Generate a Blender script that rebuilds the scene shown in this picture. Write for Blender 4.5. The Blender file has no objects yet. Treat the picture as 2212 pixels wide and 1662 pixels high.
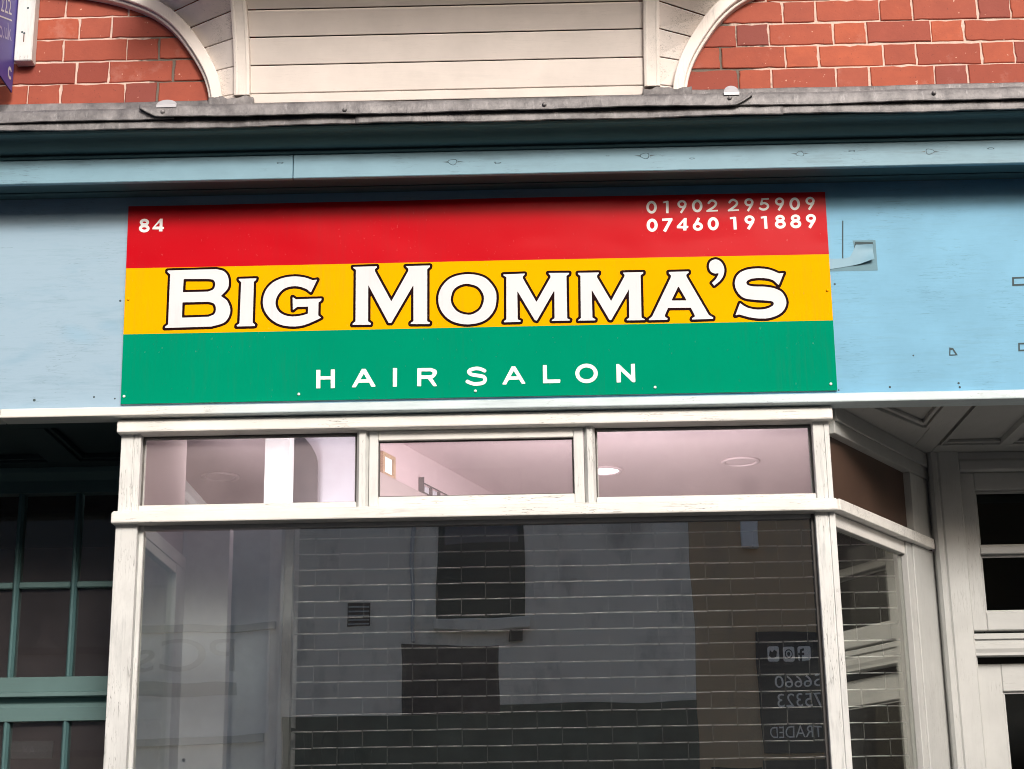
import bpy, bmesh, math, random
from math import radians, sin, cos, pi, sqrt
from mathutils import Vector, Matrix
from mathutils.geometry import tessellate_polygon
random.seed(7)
S = bpy.context.scene
COL = S.collection

# ------------------------------------------------------------------ camera
PITCH, YAW, ROLL = 0.284022, 0.015864, -0.014908
F_ = Vector((-sin(YAW)*cos(PITCH), cos(YAW)*cos(PITCH), sin(PITCH)))
R0 = Vector((cos(YAW), sin(YAW), 0)); U0 = R0.cross(F_)
R_ = cos(ROLL)*R0 + sin(ROLL)*U0; U_ = -sin(ROLL)*R0 + cos(ROLL)*U0
cd = bpy.data.cameras.new('camera'); cam = bpy.data.objects.new('camera', cd); COL.objects.link(cam)
cd.sensor_width = 36.0; cd.lens = 4653.568/2800*36; cd.clip_start = 0.05; cd.clip_end = 400
M = Matrix((R_, U_, -F_)).transposed().to_4x4(); M.translation = Vector((0.20506, -5.57667, 1.6))
cam.matrix_world = M
S.camera = cam

# ------------------------------------------------------------------ sky, sun, exposure
SUN_EL, SUN_AZ = 27.5, 164.0           # azimuth clockwise from +Y; the street side is -Y
w = bpy.data.worlds.new('World'); S.world = w; w.use_nodes = True
wn = w.node_tree.nodes; wl = w.node_tree.links
sky = wn.new('ShaderNodeTexSky'); sky.sky_type = 'NISHITA'; sky.sun_disc = False
sky.sun_elevation = radians(SUN_EL); sky.sun_rotation = radians(SUN_AZ)
sky.air_density = 0.6; sky.dust_density = 7.0; sky.ozone_density = 0.4; sky.altitude = 0
wl.new(sky.outputs[0], wn['Background'].inputs[0]); wn['Background'].inputs[1].default_value = 0.14
sl = bpy.data.lights.new('sun', 'SUN'); sl.energy = 2.1; sl.angle = radians(13); sl.color = (1.0, 0.97, 0.94)
so = bpy.data.objects.new('sun', sl); COL.objects.link(so)
a, e = radians(SUN_AZ), radians(SUN_EL)
so.rotation_euler = Vector((-sin(a)*cos(e), -cos(a)*cos(e), -sin(e))).to_track_quat('-Z', 'Y').to_euler()
so.location = (0, -20, 20)
S.view_settings.view_transform = 'Standard'; S.view_settings.look = 'None'
S.view_settings.exposure = 0.08; S.view_settings.gamma = 1.0; S.view_settings.use_curve_mapping = False
S.cycles.max_bounces = 10; S.cycles.transparent_max_bounces = 16; S.cycles.sample_clamp_indirect = 6.0
S.cycles.caustics_reflective = False; S.cycles.caustics_refractive = False
S.cycles.pixel_filter_type = 'BLACKMAN_HARRIS'; S.cycles.filter_width = 1.0

# lettering outlines traced in the plane of the sign: (x, z-3) in tenths of a millimetre
BIG = [('B',[[[-10770,4510],[-10749,4485],[-9174,4504],[-8924,4564],[-8824,4594],[-8749,4626],[-8674,4679],[-8610,4760],[-8570,4835],[-8532,4960],[-8522,5060],[-8528,5135],[-8546,5210],[-8584,5310],[-8624,5385],[-8659,5435],[-8699,5476],[-8851,5585],[-8849,5610],[-8704,5760],[-8649,5830],[-8620,5885],[-8600,5960],[-8597,6110],[-8615,6235],[-8651,6335],[-8681,6385],[-8722,6435],[-8778,6485],[-8849,6522],[-9049,6570],[-10724,6556],[-10746,6535],[-10746,6510],[-10729,6485],[-10648,6410],[-10662,4635],[-10664,4610],[-10757,4535]],[[-10174,4841],[-10191,4860],[-10189,5360],[-10185,5385],[-10174,5392],[-9274,5392],[-9174,5366],[-9106,5335],[-9074,5302],[-9041,5235],[-9028,5185],[-9022,5110],[-9032,5035],[-9050,4985],[-9074,4949],[-9099,4928],[-9224,4874],[-9274,4857]],[[-10174,5756],[-10186,5785],[-10174,6210],[-10149,6233],[-9349,6221],[-9249,6212],[-9174,6197],[-9148,6185],[-9119,6160],[-9101,6135],[-9080,6085],[-9073,6035],[-9077,5960],[-9089,5910],[-9112,5860],[-9136,5835],[-9174,5811],[-9324,5760]]],[[[-10855,4460],[-10843,4435],[-10824,4416],[-10799,4404],[-10774,4400],[-9174,4417],[-8949,4470],[-8799,4513],[-8699,4556],[-8623,4610],[-8577,4660],[-8541,4710],[-8489,4810],[-8451,4935],[-8437,5060],[-8443,5135],[-8457,5210],[-8481,5285],[-8526,5385],[-8572,5460],[-8612,5510],[-8729,5610],[-8635,5710],[-8561,5810],[-8530,5885],[-8514,5960],[-8513,6135],[-8534,6260],[-8574,6371],[-8613,6435],[-8652,6485],[-8724,6551],[-8799,6594],[-8899,6625],[-9049,6655],[-10749,6640],[-10774,6636],[-10799,6622],[-10827,6585],[-10832,6560],[-10829,6485],[-10821,6460],[-10745,6385],[-10733,6360],[-10747,4660],[-10766,4635],[-10829,4585],[-10846,4560],[-10859,4485]],[[-10099,4928],[-10106,4935],[-10104,5285],[-10099,5302],[-10074,5307],[-9299,5310],[-9199,5285],[-9149,5260],[-9133,5235],[-9115,5185],[-9108,5135],[-9109,5085],[-9121,5035],[-9135,5010],[-9174,4984],[-9274,4946],[-9299,4941]],[[-10074,5841],[-10098,5860],[-10092,6110],[-10089,6135],[-10074,6147],[-9324,6134],[-9199,6115],[-9174,6091],[-9162,6060],[-9159,5985],[-9170,5935],[-9182,5910],[-9224,5882],[-9324,5849]]]),('I',[[[-8292,4514],[-8269,4489],[-7669,4491],[-7653,4514],[-7655,4539],[-7737,4614],[-7738,4639],[-7728,6064],[-7721,6089],[-7660,6139],[-7647,6164],[-7641,6189],[-7644,6198],[-7669,6207],[-8219,6202],[-8244,6201],[-8256,6189],[-8252,6164],[-8244,6153],[-8180,6089],[-8169,6064],[-8194,4614],[-8207,4589],[-8278,4539]]],[[[-8375,4464],[-8363,4439],[-8344,4421],[-8319,4408],[-8294,4404],[-7669,4405],[-7619,4418],[-7595,4439],[-7571,4489],[-7561,4539],[-7567,4564],[-7584,4589],[-7641,4639],[-7653,4664],[-7643,6039],[-7588,6089],[-7572,6114],[-7551,6214],[-7569,6260],[-7594,6281],[-7644,6293],[-8269,6285],[-8314,6264],[-8333,6239],[-8342,6189],[-8334,6139],[-8319,6108],[-8255,6039],[-8279,4664],[-8285,4639],[-8344,4596],[-8368,4564],[-8379,4489]]]),('G',[[[-7380,5172],[-7336,5047],[-7284,4947],[-7204,4832],[-7128,4747],[-7029,4662],[-6904,4581],[-6804,4533],[-6679,4492],[-6529,4464],[-6379,4450],[-6254,4448],[-6079,4466],[-5954,4493],[-5829,4535],[-5629,4618],[-5479,4689],[-5404,4728],[-5378,4747],[-5472,4822],[-5475,4847],[-5473,5272],[-5460,5297],[-5379,5362],[-5373,5372],[-5369,5422],[-5379,5431],[-6254,5422],[-6354,5494],[-6371,5472],[-6354,5041],[-6204,5147],[-5829,5147],[-5834,4897],[-6029,4835],[-6229,4808],[-6379,4803],[-6529,4825],[-6654,4865],[-6754,4918],[-6829,4983],[-6895,5072],[-6930,5147],[-6946,5197],[-6961,5297],[-6957,5372],[-6942,5447],[-6917,5522],[-6880,5597],[-6827,5672],[-6779,5727],[-6704,5790],[-6654,5821],[-6554,5861],[-6429,5889],[-6304,5898],[-6204,5888],[-6079,5859],[-5954,5814],[-5854,5754],[-5754,5670],[-5741,5672],[-5729,5677],[-5534,6097],[-5554,6114],[-5604,6103],[-5679,6097],[-5854,6167],[-5954,6200],[-6129,6235],[-6304,6250],[-6504,6240],[-6654,6217],[-6804,6173],[-6954,6109],[-7079,6033],[-7173,5947],[-7254,5846],[-7325,5722],[-7370,5597],[-7401,5422],[-7401,5297]]],[[[-7482,5247],[-7455,5122],[-7407,4997],[-7321,4847],[-7222,4722],[-7084,4597],[-6954,4511],[-6829,4451],[-6679,4405],[-6529,4378],[-6329,4363],[-6129,4373],[-5979,4399],[-5804,4454],[-5529,4570],[-5329,4670],[-5304,4693],[-5290,4722],[-5288,4747],[-5304,4792],[-5390,4872],[-5388,5222],[-5383,5247],[-5318,5297],[-5298,5322],[-5290,5347],[-5282,5422],[-5283,5447],[-5293,5472],[-5329,5507],[-5379,5516],[-6229,5509],[-6329,5581],[-6354,5591],[-6404,5587],[-6427,5572],[-6447,5547],[-6457,5497],[-6442,5047],[-6434,4997],[-6404,4962],[-6379,4951],[-6354,4948],[-6329,4953],[-6304,4967],[-6179,5061],[-5929,5062],[-5914,5047],[-5915,4972],[-5929,4954],[-6079,4912],[-6254,4891],[-6404,4890],[-6504,4906],[-6629,4947],[-6718,4997],[-6793,5072],[-6838,5147],[-6870,5247],[-6876,5322],[-6867,5397],[-6835,5497],[-6795,5572],[-6736,5647],[-6679,5702],[-6604,5750],[-6529,5780],[-6454,5798],[-6354,5812],[-6254,5810],[-6179,5797],[-6054,5761],[-5954,5718],[-5904,5685],[-5779,5582],[-5754,5573],[-5729,5572],[-5704,5579],[-5679,5596],[-5661,5622],[-5441,6097],[-5438,6122],[-5454,6170],[-5479,6193],[-5504,6204],[-5529,6205],[-5629,6186],[-5679,6186],[-5829,6249],[-5954,6287],[-6129,6321],[-6304,6335],[-6504,6326],[-6654,6303],[-6804,6263],[-6954,6204],[-7079,6137],[-7194,6047],[-7285,5947],[-7369,5822],[-7428,5697],[-7469,5547],[-7488,5372]]]),('M',[[[-4289,4483],[-4273,4461],[-4248,4460],[-3673,4453],[-3666,4458],[-3656,4483],[-3656,4508],[-3731,4558],[-3753,4583],[-3753,5833],[-3748,5870],[-3734,5833],[-3723,5822],[-3048,4508],[-3023,4502],[-2973,4501],[-2948,4510],[-2198,5827],[-2187,5808],[-2186,5783],[-2188,4558],[-2211,4533],[-2273,4494],[-2283,4483],[-2284,4458],[-2273,4446],[-1648,4433],[-1623,4458],[-1621,4483],[-1707,4533],[-1716,4558],[-1707,6383],[-1699,6408],[-1614,6483],[-1615,6533],[-1623,6538],[-2449,6533],[-2365,6433],[-2363,6358],[-2948,5279],[-2973,5312],[-3516,6358],[-3524,6383],[-3528,6433],[-3510,6458],[-3454,6508],[-3453,6533],[-3473,6554],[-4273,6544],[-4283,6533],[-4277,6508],[-4198,6450],[-4184,6433],[-4186,4608],[-4187,4583],[-4273,4516]]],[[[-4378,4433],[-4348,4392],[-4323,4379],[-4298,4376],[-3648,4369],[-3613,4383],[-3589,4408],[-3578,4433],[-3570,4483],[-3572,4533],[-3598,4571],[-3652,4608],[-3668,4633],[-3668,5433],[-3658,5483],[-3648,5490],[-3117,4458],[-3092,4433],[-3048,4418],[-2948,4416],[-2923,4421],[-2898,4436],[-2880,4458],[-2298,5480],[-2286,5483],[-2273,5514],[-2272,4608],[-2292,4583],[-2348,4543],[-2367,4508],[-2369,4433],[-2360,4408],[-2323,4370],[-2273,4361],[-1623,4348],[-1598,4354],[-1573,4371],[-1549,4408],[-1535,4458],[-1536,4508],[-1549,4533],[-1573,4554],[-1623,4583],[-1631,4608],[-1622,6358],[-1548,6425],[-1531,6458],[-1524,6533],[-1526,6558],[-1537,6583],[-1573,6615],[-1623,6623],[-2448,6619],[-2498,6606],[-2523,6583],[-2535,6558],[-2535,6508],[-2522,6483],[-2456,6408],[-2446,6383],[-2948,5456],[-3433,6383],[-3438,6408],[-3384,6458],[-3371,6483],[-3367,6508],[-3372,6583],[-3398,6619],[-3423,6634],[-3448,6640],[-4273,6630],[-4323,6621],[-4342,6608],[-4361,6583],[-4369,6558],[-4359,6483],[-4347,6458],[-4285,6408],[-4269,6383],[-4271,4633],[-4350,4558],[-4380,4483]]]),('O',[[[-1308,5117],[-1280,5017],[-1251,4942],[-1213,4867],[-1165,4792],[-1080,4689],[-1005,4617],[-880,4531],[-800,4492],[-705,4457],[-530,4413],[-430,4398],[-330,4393],[-230,4395],[-30,4420],[145,4467],[220,4499],[295,4542],[370,4599],[420,4646],[483,4717],[538,4792],[607,4917],[653,5067],[672,5192],[679,5292],[678,5417],[669,5492],[650,5567],[620,5644],[570,5737],[520,5813],[414,5942],[345,6006],[270,6058],[195,6097],[95,6134],[20,6154],[-105,6178],[-255,6191],[-355,6192],[-480,6183],[-580,6168],[-680,6146],[-780,6115],[-855,6083],[-930,6041],[-1005,5985],[-1055,5939],[-1121,5867],[-1178,5792],[-1225,5717],[-1272,5617],[-1304,5517],[-1319,5442],[-1329,5292],[-1325,5217]],[[-880,5164],[-898,5267],[-889,5392],[-847,5542],[-805,5628],[-755,5689],[-680,5746],[-580,5797],[-455,5838],[-355,5848],[-255,5837],[-80,5789],[20,5741],[81,5692],[145,5613],[210,5492],[242,5392],[248,5292],[234,5192],[186,5042],[131,4942],[70,4878],[-13,4817],[-105,4769],[-205,4738],[-305,4733],[-430,4754],[-555,4793],[-650,4842],[-711,4892],[-775,4967],[-838,5067]]],[[[-1407,5192],[-1384,5067],[-1353,4967],[-1283,4817],[-1230,4737],[-1130,4617],[-1055,4548],[-980,4493],[-905,4448],[-805,4403],[-655,4354],[-555,4331],[-430,4313],[-330,4308],[-130,4318],[70,4356],[170,4386],[270,4429],[345,4473],[420,4530],[487,4592],[553,4667],[639,4792],[678,4867],[715,4967],[734,5042],[751,5142],[763,5267],[764,5417],[756,5492],[740,5567],[714,5642],[679,5717],[595,5854],[470,6006],[395,6075],[320,6128],[220,6178],[145,6207],[45,6236],[-80,6260],[-280,6278],[-380,6276],[-505,6265],[-705,6227],[-805,6196],[-905,6153],[-980,6110],[-1055,6054],[-1130,5985],[-1190,5917],[-1295,5767],[-1363,5617],[-1391,5517],[-1410,5392],[-1415,5292]],[[-805,5212],[-814,5292],[-802,5392],[-766,5517],[-727,5592],[-679,5642],[-605,5691],[-505,5736],[-430,5756],[-355,5762],[-230,5745],[-105,5708],[-24,5667],[34,5617],[89,5542],[138,5442],[160,5367],[163,5292],[140,5167],[104,5067],[62,4992],[15,4942],[-55,4892],[-155,4841],[-230,4820],[-330,4821],[-430,4842],[-530,4875],[-605,4914],[-665,4967],[-724,5042],[-780,5141]]]),('M',[[[919,4465],[938,4440],[1463,4444],[1488,4446],[1500,4465],[1499,4490],[1413,4528],[1401,4540],[1401,5490],[1403,5515],[1413,5533],[1974,4515],[1988,4495],[2038,4476],[2063,4487],[2663,5521],[2671,5515],[2680,5490],[2681,5465],[2666,4565],[2655,4540],[2582,4490],[2573,4465],[2588,4455],[3188,4456],[3197,4465],[3186,4490],[3113,4531],[3103,4540],[3100,4565],[3108,6040],[3119,6065],[3194,6115],[3205,6140],[3191,6165],[2513,6175],[2488,6165],[2547,6090],[2556,6065],[2555,6015],[2063,5152],[2038,5172],[1607,5990],[1601,6015],[1601,6065],[1668,6140],[1668,6165],[1663,6171],[938,6155],[929,6140],[939,6115],[1015,6065],[1030,6040],[1009,4565],[1006,4540],[938,4488]]],[[[831,4415],[844,4390],[863,4371],[888,4359],[913,4355],[1488,4359],[1538,4370],[1561,4390],[1581,4440],[1589,4490],[1586,4515],[1563,4551],[1487,4590],[1488,5219],[1493,5190],[1513,5176],[1920,4440],[1955,4415],[2038,4387],[2088,4393],[2113,4410],[2134,4440],[2563,5179],[2577,5190],[2588,5222],[2591,5190],[2582,4615],[2577,4590],[2513,4543],[2496,4515],[2483,4465],[2493,4415],[2513,4390],[2538,4375],[2563,4370],[3188,4370],[3238,4382],[3269,4415],[3285,4490],[3279,4515],[3263,4540],[3185,4590],[3193,5990],[3198,6015],[3263,6060],[3282,6090],[3293,6165],[3289,6190],[3277,6215],[3248,6240],[3213,6250],[2488,6260],[2463,6259],[2425,6240],[2404,6215],[2395,6165],[2403,6140],[2471,6040],[2063,5323],[2038,5354],[1690,6015],[1691,6040],[1739,6090],[1753,6140],[1752,6190],[1741,6215],[1718,6240],[1688,6254],[1663,6256],[938,6244],[888,6234],[862,6215],[847,6190],[842,6165],[852,6090],[867,6065],[937,6015],[944,5990],[924,4590],[863,4536],[846,4515],[831,4465]]]),('M',[[[3479,4446],[4049,4445],[4068,4471],[4049,4496],[3971,4546],[3967,4571],[3967,5496],[3974,5529],[3986,5496],[3999,5482],[4549,4452],[4599,4445],[4624,4469],[5249,5529],[5228,4521],[5149,4460],[5138,4446],[5149,4425],[5174,4423],[5749,4421],[5760,4446],[5749,4461],[5674,4501],[5651,4521],[5651,4546],[5669,6021],[5692,6046],[5762,6096],[5767,6121],[5749,6143],[5074,6140],[5061,6121],[5105,6071],[5114,6046],[5108,5996],[4624,5126],[4172,5971],[4163,5996],[4165,6046],[4228,6121],[4231,6146],[4224,6156],[3524,6159],[3508,6146],[3508,6121],[3524,6101],[3590,6046],[3591,6021],[3570,4546],[3549,4522],[3482,4471]]],[[[3392,4421],[3404,4396],[3424,4375],[3449,4363],[3474,4359],[4074,4361],[4099,4368],[4124,4386],[4145,4421],[4154,4496],[4146,4521],[4127,4546],[4054,4596],[4052,4621],[4053,5121],[4057,5146],[4074,5161],[4484,4396],[4514,4371],[4549,4361],[4624,4361],[4649,4369],[4674,4390],[4694,4421],[5149,5197],[5158,5171],[5144,4571],[5065,4496],[5048,4421],[5053,4396],[5067,4371],[5098,4346],[5124,4339],[5749,4336],[5799,4346],[5828,4371],[5841,4396],[5844,4471],[5835,4496],[5815,4521],[5749,4558],[5736,4571],[5753,5971],[5771,5996],[5824,6033],[5845,6071],[5855,6146],[5850,6171],[5837,6196],[5804,6221],[5774,6229],[5049,6228],[4999,6216],[4976,6196],[4962,6171],[4960,6121],[4971,6096],[5014,6046],[5025,6021],[4624,5305],[4255,5996],[4253,6021],[4299,6071],[4314,6121],[4318,6171],[4310,6196],[4292,6221],[4249,6244],[4224,6245],[3499,6244],[3474,6238],[3449,6223],[3429,6196],[3421,6171],[3426,6096],[3449,6053],[3488,6021],[3506,5996],[3486,4596],[3470,4571],[3410,4521],[3393,4471]]]),('A',[[[5897,4435],[5918,4416],[6518,4415],[6539,4435],[6543,4460],[6518,4485],[6468,4516],[6460,4535],[6457,4585],[6568,4835],[6593,4840],[7343,4832],[7366,4810],[7477,4560],[7474,4510],[7389,4460],[7380,4435],[7393,4411],[8068,4419],[8093,4422],[8104,4435],[8109,4460],[8093,4479],[7961,4560],[7256,5935],[7246,5960],[7244,6010],[7261,6035],[7327,6085],[7331,6110],[7318,6135],[6668,6130],[6643,6111],[6644,6085],[6659,6060],[6707,6010],[6712,5985],[6707,5935],[6697,5910],[6018,4550],[6007,4535],[5906,4460]],[[6718,5101],[6706,5110],[6717,5135],[6943,5582],[6968,5591],[7215,5110],[7193,5095]]],[[[5814,4385],[5843,4348],[5868,4335],[5893,4331],[6518,4330],[6568,4337],[6593,4353],[6615,4385],[6629,4460],[6628,4485],[6619,4510],[6598,4535],[6557,4560],[6550,4585],[6618,4738],[6643,4754],[7293,4747],[7307,4735],[7386,4560],[7318,4512],[7298,4460],[7291,4410],[7294,4385],[7318,4348],[7343,4332],[7393,4325],[8093,4335],[8118,4336],[8161,4360],[8179,4385],[8195,4460],[8194,4485],[8185,4510],[8164,4535],[8038,4610],[8018,4635],[7339,5960],[7337,5985],[7393,6029],[7411,6060],[7417,6135],[7413,6160],[7393,6194],[7368,6213],[7343,6220],[6643,6215],[6614,6210],[6577,6185],[6562,6160],[6557,6135],[6561,6060],[6569,6035],[6618,5976],[6624,5960],[6614,5935],[5953,4610],[5932,4585],[5843,4519],[5821,4485],[5808,4410]],[[6843,5184],[6850,5210],[6943,5394],[6968,5405],[7069,5210],[7074,5185]]]),('ap',[[[8060,6180],[8089,6125],[8114,6099],[8164,6064],[8239,6039],[8339,6049],[8363,6030],[8315,5930],[8268,5855],[8214,5796],[8115,5705],[8189,5605],[8374,5755],[8441,5830],[8493,5905],[8528,5980],[8555,6080],[8565,6180],[8557,6255],[8544,6305],[8513,6380],[8483,6430],[8441,6480],[8389,6517],[8339,6540],[8289,6552],[8239,6548],[8189,6535],[8130,6505],[8099,6480],[8066,6430],[8048,6380],[8039,6305],[8046,6230]]],[[[7960,6230],[7988,6130],[8036,6055],[8114,5995],[8164,5971],[8219,5955],[8217,5930],[8189,5892],[8044,5755],[8032,5730],[8029,5705],[8033,5680],[8046,5655],[8139,5536],[8164,5523],[8214,5524],[8239,5537],[8339,5614],[8444,5705],[8529,5805],[8589,5904],[8625,6005],[8648,6130],[8647,6230],[8625,6330],[8589,6417],[8552,6480],[8511,6530],[8464,6570],[8414,6601],[8339,6629],[8289,6637],[8239,6635],[8164,6616],[8114,6595],[8055,6555],[8014,6509],[7984,6455],[7961,6380],[7954,6305]]]),('S',[[[8878,4546],[8892,4530],[8992,4561],[9317,4460],[9517,4419],[9692,4401],[9892,4397],[10042,4415],[10217,4465],[10343,4521],[10453,4596],[10517,4660],[10576,4746],[10619,4846],[10639,4946],[10633,5046],[10605,5146],[10559,5246],[10527,5296],[10492,5335],[10417,5393],[10342,5433],[10242,5472],[10142,5499],[9917,5535],[9567,5550],[9467,5565],[9392,5583],[9360,5596],[9326,5621],[9308,5646],[9298,5696],[9317,5740],[9352,5771],[9417,5806],[9492,5831],[9667,5851],[9892,5849],[10067,5821],[10192,5778],[10242,5749],[10275,5721],[10392,5593],[10417,5596],[10596,5996],[10592,6006],[10567,6012],[10442,6000],[10247,6096],[10117,6144],[9942,6181],[9742,6199],[9517,6189],[9317,6153],[9192,6107],[9117,6064],[9067,6027],[8992,5947],[8949,5871],[8910,5746],[8899,5646],[8917,5523],[8953,5421],[9017,5305],[9087,5221],[9142,5177],[9192,5147],[9242,5126],[9317,5105],[9567,5070],[10017,5031],[10117,5015],[10170,4996],[10191,4971],[10206,4921],[10192,4875],[10167,4847],[10092,4801],[10017,4768],[9942,4745],[9867,4731],[9767,4721],[9642,4720],[9492,4737],[9317,4788],[9267,4809],[9192,4854],[9132,4896],[9067,4954],[9042,4951]]],[[[8786,4496],[8798,4471],[8817,4452],[8842,4439],[8892,4439],[8992,4472],[9292,4379],[9437,4346],[9617,4321],[9842,4311],[10017,4324],[10192,4367],[10367,4438],[10496,4521],[10592,4617],[10659,4721],[10700,4821],[10725,4946],[10715,5071],[10686,5171],[10655,5246],[10617,5314],[10567,5380],[10517,5427],[10453,5471],[10437,5496],[10467,5515],[10488,5546],[10678,5971],[10690,6021],[10685,6046],[10670,6071],[10642,6092],[10617,6100],[10467,6087],[10442,6094],[10242,6191],[10067,6244],[9917,6271],[9742,6284],[9517,6275],[9392,6257],[9292,6235],[9167,6190],[9088,6146],[9017,6096],[8941,6021],[8878,5921],[8834,5796],[8815,5671],[8820,5571],[8852,5446],[8908,5321],[8994,5196],[9067,5126],[9117,5091],[9217,5045],[9292,5024],[9617,4979],[10017,4945],[10092,4934],[10120,4921],[10088,4896],[10017,4860],[9892,4821],[9742,4805],[9592,4808],[9467,4830],[9342,4869],[9267,4907],[9192,4957],[9092,5043],[9067,5053],[9017,5048],[8992,5032],[8969,4996],[8786,4546]],[[9417,5664],[9401,5671],[9394,5696],[9467,5735],[9542,5754],[9742,5769],[9942,5758],[10067,5733],[10167,5695],[10217,5659],[10320,5546],[10292,5545],[10167,5581],[9992,5612],[9892,5622],[9592,5633],[9492,5647]]])]
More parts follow.
